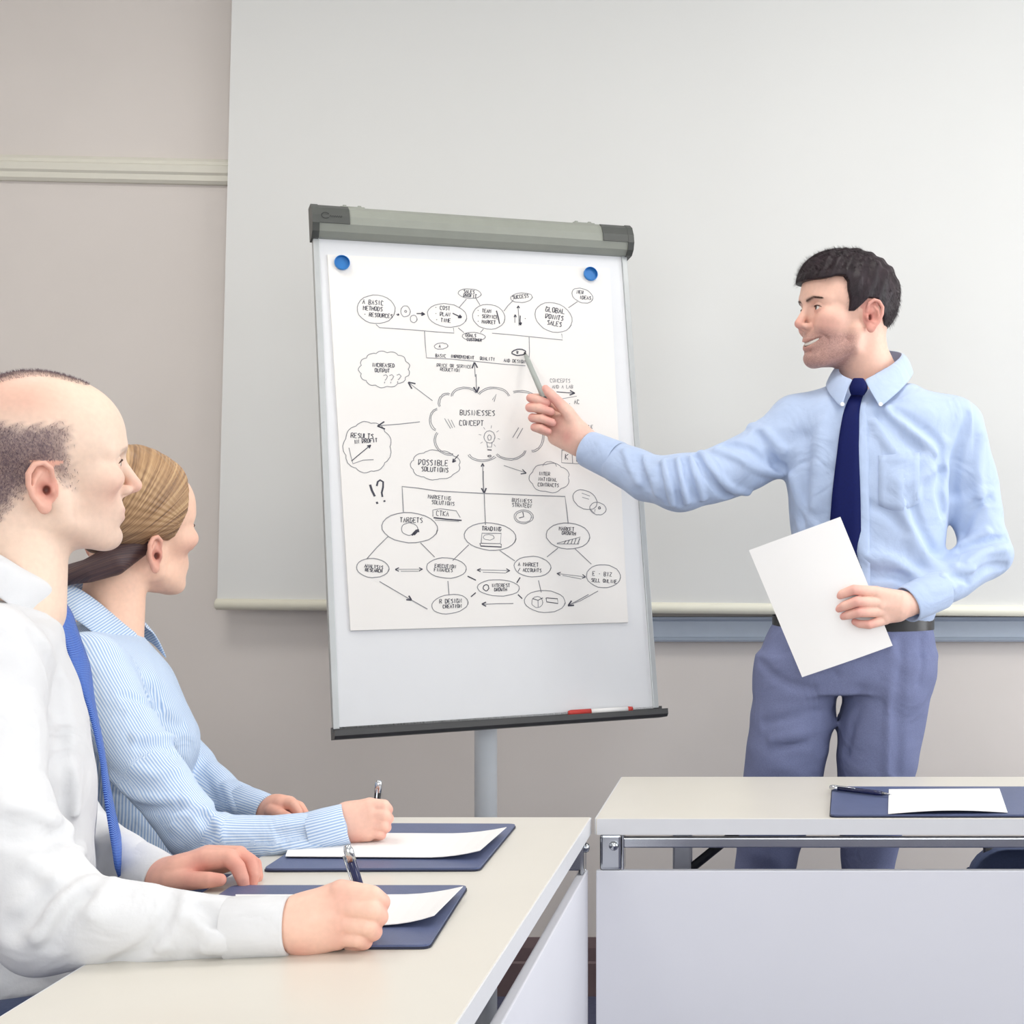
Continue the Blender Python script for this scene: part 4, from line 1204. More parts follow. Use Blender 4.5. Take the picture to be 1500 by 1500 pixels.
# head
Mh, R = place(math.radians(180 + 25), math.radians(1), math.radians(0), 1.0, (-.008, .074, 0), P(1274, 463, 2.984))
opts = dict(smile=1.0, h=.0015, jaw=1.06, nose=.75, brow_w=.85, skin=dict(light=np.array(lin('e9bda9')), pink=np.array(lin('d58f83')), red=np.array(lin('bf6a5e')), lip=np.array(lin('b8736c'))))
nk_end = from_world(P(1287, 585, 3.09), Mh, R, 1.0)
F = build_head([(-.022, 0, -.03), (-.03, 0, -.07), nk_end], opts)
v, q = F.mesh(); opts['mouth'] = F.mouth
c, mix, g = head_colours(v, opts)
x, y, z = v.T
st = np.clip(((-.022 - z) / .02), 0, 1) * np.clip((x - .004) / .02, 0, 1) * np.clip((z + .125) / .03, 0, 1)
st *= 1 - g(.098, 0, -.053, .02, .024, .011)
speck = .75 + .5 * rs.rand(len(v))
mix(lin('80595c'), .60 * st * speck)
body.put(Mh + v @ R.T, q, c)
eyes(pres, Mh, R, 1.0, -.25); lashes(pres, Mh, R, 1.0, 'brow', True)
brows(pres, Mh, R, 1.0, 'brow', rs, F, .9, 260)
ts = np.linspace(-.029, .029, 15)
ml = np.array(F.mouth)
tx = np.interp(ts, ml[:, 1], ml[:, 0]) - .0050; tz = np.interp(ts, ml[:, 1], ml[:, 2])
tv = [V(tx[k], ts[k], zz + tz[k]) for zz in (.0055, .0015, -.0022) for k in range(15)]
tf = [[k * 15 + i, k * 15 + i + 1, (k + 1) * 15 + i + 1, (k + 1) * 15 + i] for k in range(2) for i in range(14)]
solidify(mk('teeth', Mh + np.array(tv) @ R.T, tf, 'teeth', pres, True), .002)
# hair: side outline read off the photograph
hp = lambda px, py, lat: tuple(head_px(px, py, lat, Mh, R, 1.0)[[0, 2]])
outline = [hp(1189, 414, 0.0), hp(1202, 411, .02), hp(1216, 407, .035), hp(1229, 407, .047), hp(1236, 414, .056), hp(1238, 426, .062), hp(1243, 440, .067), hp(1245, 455, .07), hp(1253, 455, .072), hp(1262, 446, .074), hp(1271, 437, .076), hp(1284, 438, .076), hp(1295, 456, .074), hp(1302, 478, .066), hp(1310, 500, .055), hp(1318, 508, .035), (-.135, -.05), (-.135, .2), (.15, .2)]
outline.append((.15, outline[0][1]))
def thick(X, Y, Z):
    top = np.clip((Z - .03) / .08, 0, 1); fr = np.clip((X - .0) / .08, 0, 1)
    w = np.sin(X * 210 + 3 * np.sin(Y * 60) + Z * 90) + .7 * np.sin(Y * 260 + X * 120 - Z * 60)
    return (.0055 + .0085 * top + .004 * fr * top + .0011 * w * (.4 + top)).astype(np.float32)
H = hair_shell(F, outline, thick, .004)
hv, hq = H.mesh()
hair = mk('hair', Mh + hv @ R.T, hq, 'hair_dark', pres, True)
nrm = vnormals(hv, hq)
sel = rs.choice(len(hv), 9000)
sel = sel[(nrm[sel, 2] > -.6)]
flow = np.stack([.55 + .3 * (hv[sel, 0] > .02), .25 * np.sign(hv[sel, 1]), -.5 - .6 * (hv[sel, 2] < .08)], 1)
front = hv[sel, 2] > .085
flow[front] = [.6, .3, .25]
back = hv[sel, 0] < -.03
flow[back] = [-.25, .1, -1]
d = flow / np.linalg.norm(flow, axis=1)[:, None] + .16 * nrm[sel]
sv, sf = strands_vf(hv[sel] - nrm[sel] * .0008, d / np.linalg.norm(d, axis=1)[:, None], .010, .0006, rs, .14)
o = mk('hair_strands', Mh + sv @ R.T, sf, 'hair_strand', hair); o['kind'] = 'stuff'

# shirt: trunk, shoulders, sleeves with folds
def sec(py, xl, xr, hd, yc=PY):
    a, b = P(xl, py, yc), P(xr, py, yc)
    return ((a + b) / 2, abs(b[0] - a[0]) / 2, hd)
S = Field(V(-.40, 2.82, .98), V(.56, 3.28, 1.55), .0034)
S.add(Loft([sec(570, 1240, 1335, .050), sec(582, 1200, 1370, .066), sec(600, 1170, 1398, .086), sec(640, 1152, 1398, .104), sec(700, 1150, 1394, .114), sec(760, 1158, 1388, .114), sec(820, 1160, 1382, .112), sec(875, 1150, 1378, .115), sec(900, 1143, 1370, .113), sec(912, 1140, 1364, .106)], (1, 0), (0, 1), 2.4))
S.add(Chain([P(1290, 592, 3.07), P(1395, 622, 3.07)], [.050, .052]), .04)
S.add(Chain([P(1250, 588, 3.07), P(1168, 615, 3.06)], [.045, .050]), .04)
armL = [P(1398, 630, 3.07), P(1424, 715, 3.08), P(1440, 795, 3.06), P(1448, 812, 3.05)]
S.add(Chain(armL, [.060, .056, .050, .046]), .028)
foreL = [P(1446, 808, 3.05), P(1400, 846, 2.99), P(1350, 874, 2.935)]
S.add(Chain(foreL, [.047, .043, .034]), .022)
armR = [P(1162, 630, 3.06), P(1120, 662, 3.04), P(1078, 685, 3.01), P(1035, 700, 2.99), P(995, 708, 2.98)]
S.add(Chain(armR, [.060, .058, .057, .055, .0535]), .026)
foreR = [P(995, 708, 2.98), P(950, 700, 3.01), P(905, 677, 3.045), P(880, 665, 3.065)]
S.add(Chain(foreR, [.053, .049, .041, .036]), .018)
D_, U_ = -.009, .008
folds(S, [
    # pointing sleeve
    ([(1112, 642), (1090, 622)], .008, .008), ([(1144, 686), (1115, 670), (1085, 655), (1062, 652)], .008, -.013), ([(1140, 695), (1105, 685), (1075, 668), (1050, 660)], .007, .009),
    ([(1135, 680), (1120, 655), (1112, 635)], .008, -.010), ([(1146, 660), (1128, 640), (1100, 625)], .008, .007),
    ([(1027, 664), (1045, 690), (1065, 712), (1095, 722)], .007, .008), ([(1020, 668), (1036, 695), (1052, 716), (1070, 728)], .006, -.009),
    ([(1012, 672), (1020, 700), (1030, 730)], .006, .007), ([(1003, 672), (1008, 700), (1018, 730)], .006, -.008), ([(993, 674), (998, 705), (1006, 736)], .006, .007), ([(984, 676), (990, 706), (996, 738)], .006, -.008),
    ([(972, 676), (980, 710), (985, 738)], .006, .007), ([(965, 682), (970, 712), (978, 738)], .005, -.006), ([(945, 672), (955, 700), (962, 725)], .006, .004), ([(935, 668), (940, 690), (950, 715)], .006, -.005), ([(915, 660), (925, 690), (935, 708)], .006, .004),
    # chest folds from collar to armpit
    ([(1290, 605), (1320, 640), (1345, 660)], .011, -.005), ([(1300, 600), (1335, 628), (1372, 662)], .010, .007), ([(1310, 600), (1345, 625), (1378, 655), (1380, 690)], .009, -.011), ([(1280, 620), (1300, 650), (1315, 668)], .010, .004),
    ([(1378, 690), (1376, 720), (1382, 750)], .009, -.010), ([(1365, 690), (1345, 705), (1340, 730)], .009, .005), ([(1318, 705), (1325, 750), (1345, 800), (1370, 830)], .013, .007), ([(1330, 720), (1345, 770), (1365, 805)], .012, -.006),
    ([(1275, 740), (1305, 755), (1330, 780)], .010, -.004), ([(1265, 815), (1310, 822), (1345, 845)], .012, .005), ([(1280, 840), (1320, 845), (1350, 860)], .010, -.005), ([(1265, 870), (1300, 880), (1340, 885)], .010, .005),
    ([(1205, 620), (1200, 680), (1192, 740)], .014, .004), ([(1180, 640), (1178, 700), (1176, 760)], .014, -.004), ([(1160, 700), (1175, 740), (1200, 780)], .010, .004),
    # hanging sleeve
    ([(1418, 610), (1402, 660), (1395, 720)], .010, -.006), ([(1438, 640), (1432, 690), (1440, 740)], .012, .004), ([(1452, 730), (1425, 745), (1410, 780)], .009, -.007), ([(1478, 775), (1445, 780), (1410, 798)], .008, .009), ([(1474, 790), (1440, 793), (1408, 806)], .007, -.010), ([(1470, 805), (1440, 810), (1418, 825)], .008, .007),
    ([(1472, 830), (1445, 832), (1420, 850)], .008, -.006), ([(1455, 850), (1425, 835), (1400, 830)], .008, .005), ([(1440, 862), (1415, 850), (1395, 845)], .007, -.005), ([(1418, 873), (1395, 862), (1380, 845)], .007, .004)], 2.7, 3.3, 2.3)
S.wave(.0009, (60, 20, 45)); S.wave(.0007, (-35, 60, 90), 1.1)
sv, sq = S.mesh()
mk('shirt', sv, sq, 'shirt_blue', pres, True)
# placket, pocket, buttons laid on the shirt front
def on_shirt(S, px, py, y0=2.7, y1=3.3, off=.002):
    p = S.trace(px, py, y0, y1)
    return p + V(0, -off, 0)
def fair(path, n=24):
    path = np.array(path); t = np.linspace(0, 1, len(path)); tt = np.linspace(0, 1, n)
    w = [smooth_interp(tt, t, path[:, i]) for i in range(3)]
    p = np.stack(w, 1)
    for _ in range(3): p[1:-1, 1] = (p[:-2, 1] + p[1:-1, 1] * 2 + p[2:, 1]) / 4
    return [x for x in p]
path = fair([on_shirt(S, 1262 + (y - 600) * .012, y, off=.001) for y in range(590, 905, 20)], 30)
plk = mk('placket', *ribbon_vf(path, [.026] * len(path), V(0, -1, 0), V(1, 0, 0)), 'shirt_blue', pres, True); solidify(plk, .0012)
pk = [(1285, 668), (1345, 664), (1350, 735), (1318, 752), (1287, 738)]
grid = [[on_shirt(S, 1287 + 60 * u, 667 - 4 * u + (73 + 10 * math.sin(math.pi * u)) * w, off=.0008) for u in np.linspace(0, 1, 8)] for w in np.linspace(0, 1, 9)]
pv = [p for r_2 in grid for p in r_2]; pf = [[j * 8 + i, j * 8 + i + 1, j * 8 + i + 9, j * 8 + i + 8] for j in range(8) for i in range(7)]
solidify(mk('pocket', pv, pf, 'shirt_blue', pres, True), .002)
# collar: neck band and two turned-down leaves
cc = P(1285, 556, 3.075)
outw = lambda p: unit(V(p[0] - cc[0], p[1] - cc[1], .01))
lfL = leaf_vf([P(1288, 512, 3.150), P(1314, 515, 3.11), P(1319, 522, 3.05), P(1304, 535, 3.012), P(1284, 547, 2.990), P(1266, 556, 2.976)], [P(1296, 548, 3.175), P(1330, 545, 3.13), P(1335, 552, 3.04), P(1322, 568, 2.985), P(1305, 584, 2.958), P(1289, 597, 2.940)], outw)
lfR = leaf_vf([P(1288, 512, 3.150), P(1258, 520, 3.13), P(1232, 534, 3.06), P(1230, 545, 3.02), P(1239, 552, 2.990), P(1250, 556, 2.976)], [P(1296, 548, 3.175), P(1250, 552, 3.16), P(1212, 560, 3.07), P(1212, 572, 3.01), P(1222, 586, 2.970), P(1233, 598, 2.945)], outw)
col_o = mk('collar', *merge(band_vf(P(1281, 560, 3.07), (-.3, -1, 0), (.20, .42, 1), 0.055, .055, .022), lfL, lfR), 'shirt_blue', pres, True); solidify(col_o, .0024, 1)
for px, py, Y_ in ((1290, 592, 2.936), (1234, 592, 2.943)):
    b0 = P(px, py, Y_ - .002)
    mk('collar_button', *tube_vf([b0, b0 + V(0, -.0018, 0)], [.0042, .004], n=14), 'whitep', col_o)
# tie
ky = on_shirt(S, 1255, 585)[1] - .012
kn = [(554, 1250, 1264, .006), (558, 1248, 1267, .010), (563, 1245.5, 1270, .013), (568, 1243.5, 1271.5, .015), (572, 1244, 1270.5, .015), (576, 1245.5, 1267.5, .013), (580, 1247.5, 1265, .009)]
kv, kf = [], []
for py, xl, xr, bulge in kn:
    for i, u in enumerate(np.linspace(-1, 1, 9)):
        p = P((xl + xr) / 2 + u * (xr - xl) / 2, py, ky + .006)
        kv.append(p + V(0, -bulge * math.sqrt(max(0, 1 - u * u)), 0))
kf = [[j * 9 + i, j * 9 + i + 1, j * 9 + i + 10, j * 9 + i + 9] for j in range(6) for i in range(8)]
rows = [(577, 1248, 1265), (590, 1241, 1261), (607, 1235, 1258.5), (634, 1230, 1258), (660, 1226.5, 1257.5), (713, 1220, 1259.5), (753, 1216.5, 1260.5), (800, 1213, 1261), (850, 1212, 1262), (870, 1211, 1262), (893, 1235, 1238)]
cen = [on_shirt(S, (a + b) / 2, py, off=.006) for py, a, b in rows]
cen = fair(cen, 30)
wid = smooth_interp(np.linspace(0, 1, 30), np.linspace(0, 1, len(rows)), np.array([(b - a) * 3.0 / FPX * .98 for py, a, b in rows]))
bl = ribbon_vf(cen, list(np.maximum(wid, .003)), V(0, -1, 0), V(1, 0, 0))
tie = mk('tie', *bl, 'tie_navy', pres, True); solidify(tie, .004)
solidify(mk('tie_knot', kv, kf, 'tie_navy', tie, True), .003, 1)
# cuffs
mk('cuff', *cuff_vf(P(905, 676, 3.045), P(861, 658, 3.078), .0405, .037), 'shirt_blue', pres, True)
mk('cuff', *cuff_vf(P(1377, 862, 2.96), P(1329, 886, 2.915), .040, .0365), 'shirt_blue', pres, True)

# hand that points with the marker: palm towards the camera
T_ = 3.085
h = lambda px, py, dy=0: P(px, py, T_ + dy)
palm = [([P(900, 674, 3.05), h(868, 652, .005), h(850, 645, .008)], [.026, .0255, .026]), ([h(850, 640, .004), h(822, 622, .02)], [.027, .024]), ([h(848, 655, .008), h(815, 640, .022)], [.020, .018]), ([h(846, 627, -.004), h(832, 606, -.006)], [.018, .014])]
fing = [([h(826, 602, .022), h(787, 583, .018), h(777, 583, .002), h(790, 586, -.012), h(802, 590, -.014)], [.0105, .0095, .009, .0085, .0075]),
        ([h(826, 612, .022), h(783, 597, .018), h(776, 597, .0), h(790, 598, -.016), h(807, 603, -.018)], [.0105, .0098, .0095, .0092, .0082]),
        ([h(824, 626, .022), h(786, 613, .018), h(780, 612, .0), h(794, 613, -.015), h(809, 619, -.016)], [.0105, .0095, .0092, .009, .0082]),
        ([h(822, 640, .022), h(789, 628, .018), h(783, 626, .002), h(793, 627, -.012), h(803, 632, -.013)], [.0095, .0088, .0085, .0082, .0076]),
        ([h(846, 626, -.004), h(832, 604, -.012), h(816, 587, -.016), h(804, 575, -.018), h(799, 569, -.018)], [.016, .0135, .0108, .0098, .0075])]
HF = hand_field(palm, fing)
hv, hq = HF.mesh()
skl, skp = np.array(lin('efc4b2')), np.array(lin('d98f88'))
body.put(hv, hq, hand_colours(hv, [f[0][-1] for f in fing] + [f[0][2] for f in fing] + [h(832, 640, -.01)], skl, skp, .016))
# hand that holds the sheet: back of the hand towards the camera, thumb behind the sheet
T2 = 2.885
h2 = lambda px, py, dy=0: P(px, py, T2 + dy)
palm = [([P(1372, 866, 2.955), h2(1330, 886, .022), h2(1314, 887, .016)], [.026, .024, .022]), ([h2(1316, 880, .012), h2(1284, 869, .002)], [.021, .0135]), ([h2(1314, 890, .012), h2(1292, 888, .0)], [.022, .014]), ([h2(1314, 897, .014), h2(1297, 905, .004)], [.018, .0125])]
fing = [([h2(1284, 867, 0), h2(1251, 864, -.016), h2(1234, 870, -.010), h2(1227, 874, -.004)], [.0112, .0100, .0088, .0072]),
        ([h2(1290, 883, 0), h2(1255, 881, -.020), h2(1236, 888, -.012), h2(1228, 892, -.005)], [.0112, .0102, .0090, .0074]),
        ([h2(1294, 896, 0), h2(1258, 897, -.018), h2(1242, 901, -.010), h2(1235, 903, -.004)], [.0106, .0096, .0085, .0070]),
        ([h2(1297, 908, .004), h2(1273, 915, -.010), h2(1259, 914, -.006), h2(1252, 911, -.002)], [.0095, .0086, .0076, .0064]),
        ([h2(1320, 884, .022), h2(1298, 872, .034), h2(1275, 868, .034), h2(1258, 870, .030)], [.016, .0125, .0105, .0085])]
HF = hand_field(palm, fing)
hv, hq = HF.mesh()
body.put(hv, hq, hand_colours(hv, [f[0][-1] for f in fing] + [f[0][1] for f in fing], skl, skp, .015))
# trunk and limbs under the clothes
B_ = Field(V(-.45, 2.82, .02), V(.6, 3.3, 1.56), .014)
B_.add(Loft([sec(560, 1262, 1312, .05), sec(600, 1195, 1372, .07), sec(700, 1175, 1370, .09), sec(820, 1180, 1362, .09), sec(915, 1152, 1344, .09), sec(1000, 1135, 1340, .095)], (1, 0), (0, 1)), 0)
for ch, r in ((armL, .036), (foreL, .028), (armR, .036), (foreR, .028)): B_.add(Chain(ch, [r] * len(ch)), .02)
legs = [([P(1166, 1015, PY), P(1150, 1138, PY), P(1124, 1260, PY), P(1118, 1420, PY + .02), P(1116, 1575, PY + .03)], 1), ([P(1303, 1015, PY), P(1284, 1138, PY), P(1272, 1260, PY), P(1270, 1420, PY + .02), P(1268, 1575, PY + .03)], 1)]
for lg, _ in legs: B_.add(Chain(lg, [.065, .058, .042, .040, .030]), .02)
bv, bq = B_.mesh()
body.put(bv, bq, SK['light'])
body.make(pres)
# trousers
TR = Field(V(-.12, 2.83, .06), V(.42, 3.27, 1.06), .005)
TR.add(Loft([sec(912, 1133, 1366, .113), sec(940, 1118, 1369, .120), sec(980, 1109, 1369, .124), sec(1010, 1112, 1358, .112)], (1, 0), (0, 1), 2.3))
for rows_ in ([(960, 1110, 1230, .105), (1000, 1105, 1228, .108), (1050, 1099, 1222, .102), (1100, 1093, 1213, .096), (1138, 1088, 1206, .090), (1200, 1083, 1188, .080), (1262, 1077, 1168, .068), (1400, 1075, 1160, .060), (1590, 1072, 1156, .054)],
              [(960, 1245, 1368, .105), (1000, 1240, 1366, .108), (1050, 1230, 1357, .102), (1100, 1226, 1348, .096), (1138, 1226, 1340, .090), (1200, 1228, 1326, .078), (1262, 1232, 1312, .066), (1400, 1230, 1310, .060), (1590, 1228, 1308, .054)]):
    TR.add(Loft([sec(*r_2) for r_2 in rows_], (1, 0), (0, 1), 2.15), .022)
folds(TR, [([(1225, 985), (1226, 1020), (1224, 1060)], .006, -.006), ([(1230, 985), (1231, 1030)], .005, .004), ([(1225, 1035), (1180, 1045), (1120, 1060)], .010, -.005), ([(1220, 1060), (1170, 1075), (1130, 1085)], .010, .005), ([(1220, 1075), (1180, 1090), (1140, 1095)], .008, -.004), ([(1115, 970), (1150, 1000), (1190, 1010)], .01, -.005),
            ([(1262, 1010), (1250, 1060), (1240, 1100)], .009, -.005), ([(1305, 940), (1302, 1020), (1298, 1136)], .007, .006), ([(1320, 940), (1318, 1020), (1315, 1136)], .009, -.004), ([(1350, 930), (1346, 1000)], .008, -.004)], 2.7, 3.3)
TR.wave(.0008, (40, 20, 70))
tv, tq = TR.mesh()
mk('trousers', tv, tq, 'trouser_grey', pres, True)
# waistband belt just showing
bt = []
for i in range(48):
    t = 2 * math.pi * i / 48; s_ = sec(911, 1131, 1368, .115)
    ct, st_ = math.cos(t), math.sin(t)
    bt.append(s_[0] + V(s_[1] * np.sign(ct) * abs(ct) ** .86, s_[2] * np.sign(st_) * abs(st_) ** .86, 0))
mk('belt', *(lambda p: ([q + V(0, 0, dz) for dz in (-.014, .014) for q in p], [[i, (i + 1) % 48, 48 + (i + 1) % 48, 48 + i] for i in range(48)]))(bt), 'shoe', pres, True)
for lg, _ in legs:
    a = lg[-1]
    mk('shoe', *tube_vf([V(a[0], a[1] + .06, .035), V(a[0], a[1] + .03, .045), V(a[0] - .005, a[1] - .05, .05), V(a[0] - .012, a[1] - .14, .035), V(a[0] - .016, a[1] - .20, .028)], [.035, .042, .045, .042, .022], n=20, flat=.75), 'shoe', pres, True)
# marker held in the pointing hand
tip = on_plane(768, 516, fo + FN * .010, FN)
m1 = h(799, 588, -.006)
dm = unit(m1 - tip)
e = empty('pointing_marker', tip, 'slim grey marker held in the pointing hand with its tip at the drawing', 'marker')
mk('barrel', *tube_vf([tip + dm * .012, tip + dm * .03, m1 - dm * .008], [.0042, .0056, .0058], n=18), 'greypen', e, smooth=True)
mk('nib', *tube_vf([tip, tip + dm * .004, tip + dm * .012], [.001, .0022, .004], n=14), 'black', e, smooth=True)
mk('cap', *tube_vf([m1 - dm * .008, m1 + dm * .012, m1 + dm * .014], [.0064, .0064, .004], n=18), 'black', e, smooth=True)
# sheet of paper in the other hand
cs = [P(1175, 992, 2.885), P(1308, 946, 2.905), P(1231, 757, 2.865), P(1097, 806, 2.845)]
vf = quad_sheet(cs[0], cs[1], cs[2], cs[3], 14, 18, lambda u, w: V(0, -.008 * math.sin(math.pi * u) * (1 - .4 * w) + .012 * max(0, .5 - w) * u, 0), (0, .0008, 0))
tag(mk('paper_sheet', *vf, 'paperw', smooth=False), 'white sheet of paper held at the waist of the standing presenter', 'paper')
# ------------------------------------------------------------------ the seated man in the white shirt
rs = np.random.RandomState(7)
BY = math.radians(30)
fw, rt = V(math.cos(BY), math.sin(BY), 0), V(math.sin(BY), -math.cos(BY), 0)
C0 = P(12, 868, 1.86)
man = empty('person', (C0[0] - .05, C0[1] - .02, 0), 'seated person in white shirt and striped blue tie with cropped receding hair', 'person')
body = Body()
def on_mid(px, py, lat=0.0, C=None, r=None):
    """pixel -> point on the vertical plane through the spine, shifted lat metres towards the right arm"""
    C = C0 if C is None else C; r = rt if r is None else r
    return on_plane(px, py, C + r * lat, r)
SC = .985
Mh, R = place(math.radians(37), math.radians(1.5), math.radians(-5), SC, (.0965, 0, .034), P(176, 656, 1.945))
opts = dict(jaw=1.04, nose=1.0, brow='a08878', brow_w=.4, neck_r=.060, ear_dz=-.014)
nk_end = from_world(C0 + V(0, 0, -.02), Mh, R, SC)
F = build_head([(-.022, 0, -.03), (-.028, 0, -.075), nk_end], opts)
v, q = F.mesh()
skin = dict(light=np.array(lin('eccfba')), pink=np.array(lin('e2a08c')), red=np.array(lin('c46c5c')), lip=np.array(lin('d3958a')))
opts['skin'] = skin
c, mix, g = head_colours(v, opts)
x, y, z = v.T
# cropped hair on the sides and back of the head, thin on top
sp = lambda px, py: tuple(head_px(px, py, -.07, Mh, R, SC)[[0, 2]])
side = [sp(-130, 600), sp(-40, 608), sp(30, 620), sp(70, 618), sp(96, 614), sp(110, 630), sp(106, 660), sp(112, 690), sp(117, 720), sp(100, 722), sp(86, 700), sp(64, 690), sp(48, 716), sp(30, 735), sp(10, 760), sp(-30, 790), sp(-140, 800)]
dside = poly_sd(x, z, side) + .004 * np.sin(x * 310 + 2 * np.sin(z * 240)) * np.sin(z * 270)
nz = .5 + .5 * np.sin(x * 900 + 3 * np.sin(z * 700)) * np.sin(z * 800 + 2 * np.sin(x * 500))
dens = np.clip(-dside / .016 + .15, 0, 1)
front_fade = np.clip((.062 - x) / .07, .3, 1)
earless = ~((np.abs(y) > .0705) & (z < .02) & (x < .012))
mix(lin('5f4c58'), .95 * dens * front_fade * (.8 + .3 * (rs.rand(len(v)) - .5)) * earless)
topm = np.clip((z - .108) / .012, 0, 1) * np.clip((.062 - x) / .03, 0, 1) * np.clip((.035 - np.abs(y)) / .02, 0, 1)
mix(lin('5f423f'), .9 * topm)
mix(skin['pink'], .45 * np.clip((z - .06) / .03, 0, 1) * np.clip((.03 - x) / .05, 0, 1) * (1 - topm))
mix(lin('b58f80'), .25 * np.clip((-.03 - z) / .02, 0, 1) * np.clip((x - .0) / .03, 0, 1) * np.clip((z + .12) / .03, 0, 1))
body.put(Mh + (v * SC) @ R.T, q, c)
eyes(man, Mh, R, SC, .15); lashes(man, Mh, R, SC)
nrm = vnormals(v, q)
cand = np.where((dens > .15) & earless & (np.abs(y) > .012))[0]
pick = cand[rs.rand(len(cand)) < .8 * np.clip(dens[cand] * front_fade[cand], 0, 1)]
d = np.array([-.25, 0, -.8]) + .7 * nrm[pick]
sv, sf = strands_vf(v[pick], d / np.linalg.norm(d, axis=1)[:, None], .0042, .0005, rs, .3)
cand = np.where(topm > .1)[0]
pick = cand[rs.rand(len(cand)) < .6]
d = np.array([-.3, 0, .1]) + .8 * nrm[pick]
sv2, sf2 = strands_vf(v[pick], d / np.linalg.norm(d, axis=1)[:, None], .0035, .0005, rs, .3)
o = mk('hair', Mh + (np.concatenate([sv, sv2]) * SC) @ R.T, np.concatenate([sf, sf2 + len(sv)]), 'hair_grey', man); o['kind'] = 'stuff'
# shirt
front = [(898, 72, .088, .10), (912, 84, .094, .135), (950, 98, .104, .165), (990, 112, .113, .175), (1050, 128, .124, .176), (1110, 138, .132, .174), (1165, 139, .134, .172), (1220, 138, .134, .170), (1290, 140, .134, .168), (1400, 140, .13, .165)]
secs = []
for py, px, rb, ra in front:
    f_ = on_mid(px, py)
    secs.append((f_ - fw * rb, ra, rb))
S = Field(V(-1.36, 1.40, .56), V(-.44, 2.22, 1.16), .0044)
S.add(Loft(secs, rt[:2], fw[:2], 2.2))
shR = C0 + rt * .165 - fw * .035 + V(0, 0, -.075); shL = C0 - rt * .165 - fw * .035 + V(0, 0, -.075)
neckb = C0 + V(0, 0, -.055) - fw * .02
S.add(Chain([neckb, shR], [.052, .056]), .04); S.add(Chain([neckb, shL], [.052, .056]), .04)
elR = P(64, 1354, 1.575)
armR = [shR, shR * .5 + elR * .5 + V(-.02, -.015, 0), elR]
S.add(Chain(armR, [.062, .062, .0475]), .035)
foreR = [elR, P(130, 1352, 1.575), P(210, 1354, 1.58), P(300, 1360, 1.585), P(400, 1358, 1.588)]
S.add(Chain(foreR, [.0475, .049, .0435, .034, .0295]), .02)
elL = P(105, 1225, 2.03)
armL = [shL, elL]; foreL = [elL, P(175, 1262, 1.96), P(228, 1284, 1.915)]
S.add(Chain(armL, [.058, .046]), .03); S.add(Chain(foreL, [.046, .038, .029]), .02)
folds(S, [
    ([(20, 1225), (75, 1232), (95, 1215)], .010, -.006), ([(12, 1184), (60, 1194), (90, 1215)], .012, .007), ([(15, 1200), (55, 1208), (80, 1225)], .009, -.005),
    ([(48, 1268), (75, 1290), (105, 1262), (118, 1250)], .009, .007), ([(52, 1290), (80, 1275), (112, 1262)], .008, -.009), ([(30, 1330), (50, 1300), (80, 1285), (120, 1268)], .010, .008), ([(45, 1345), (65, 1315), (95, 1290), (125, 1275)], .009, -.010), ([(60, 1370), (80, 1330), (110, 1300), (130, 1280)], .010, .008), ([(75, 1385), (95, 1345), (125, 1310)], .008, -.007),
    ([(135, 1340), (150, 1310), (165, 1292)], .009, .004), ([(20, 1360), (35, 1310), (55, 1270)], .010, -.007),
    ([(255, 1310), (245, 1345), (215, 1385), (170, 1412)], .007, -.008), ([(265, 1315), (258, 1350), (235, 1385)], .008, .004), ([(290, 1330), (312, 1348), (328, 1358)], .007, -.006), ([(282, 1345), (305, 1372), (320, 1390)], .008, .004), ([(300, 1390), (318, 1370), (330, 1360)], .007, .005),
    ([(85, 990), (95, 1050), (88, 1110)], .012, -.004), ([(50, 930), (75, 985), (82, 1040)], .010, -.003), ([(92, 1090), (98, 1140), (92, 1190)], .010, -.004), ([(105, 1130), (112, 1170), (104, 1215)], .009, .004)], 1.2, 2.2, 2.0)
S.wave(.0010, (50, 30, 55)); S.wave(.0008, (-35, 60, 80), 1.1)
sv, sq = S.mesh()
mk('shirt', sv, sq, 'shirt_white', man, True)
outw = lambda p: unit(V(p[0] - C0[0], p[1] - C0[1], .02))
def mirror(pts, C, r): return [p - r * 2 * np.dot(p - C, r) for p in pts]
fold_ = [on_mid(-130, 770, 0), on_mid(-95, 778, .035), on_mid(-45, 793, .060), on_mid(0, 812, .064), on_mid(35, 834, .055), on_mid(66, 850, .038), on_mid(86, 868, .010)]
edge_ = [on_mid(-150, 835, 0), on_mid(-125, 842, .045), on_mid(-70, 852, .078), on_mid(-14, 868, .088), on_mid(16, 888, .080), on_mid(40, 905, .062), on_mid(62, 915, .036)]
solidify(mk('collar', *merge(band_vf(C0 + V(0, 0, -.012), fw, V(0, 0, 1) + fw * .4, .054, .054, .03), leaf_vf(fold_, edge_, outw, bulge=.010), leaf_vf(mirror(fold_, C0, rt), mirror(edge_, C0, rt), outw)), 'shirt_white', man, True), .0026, 1)
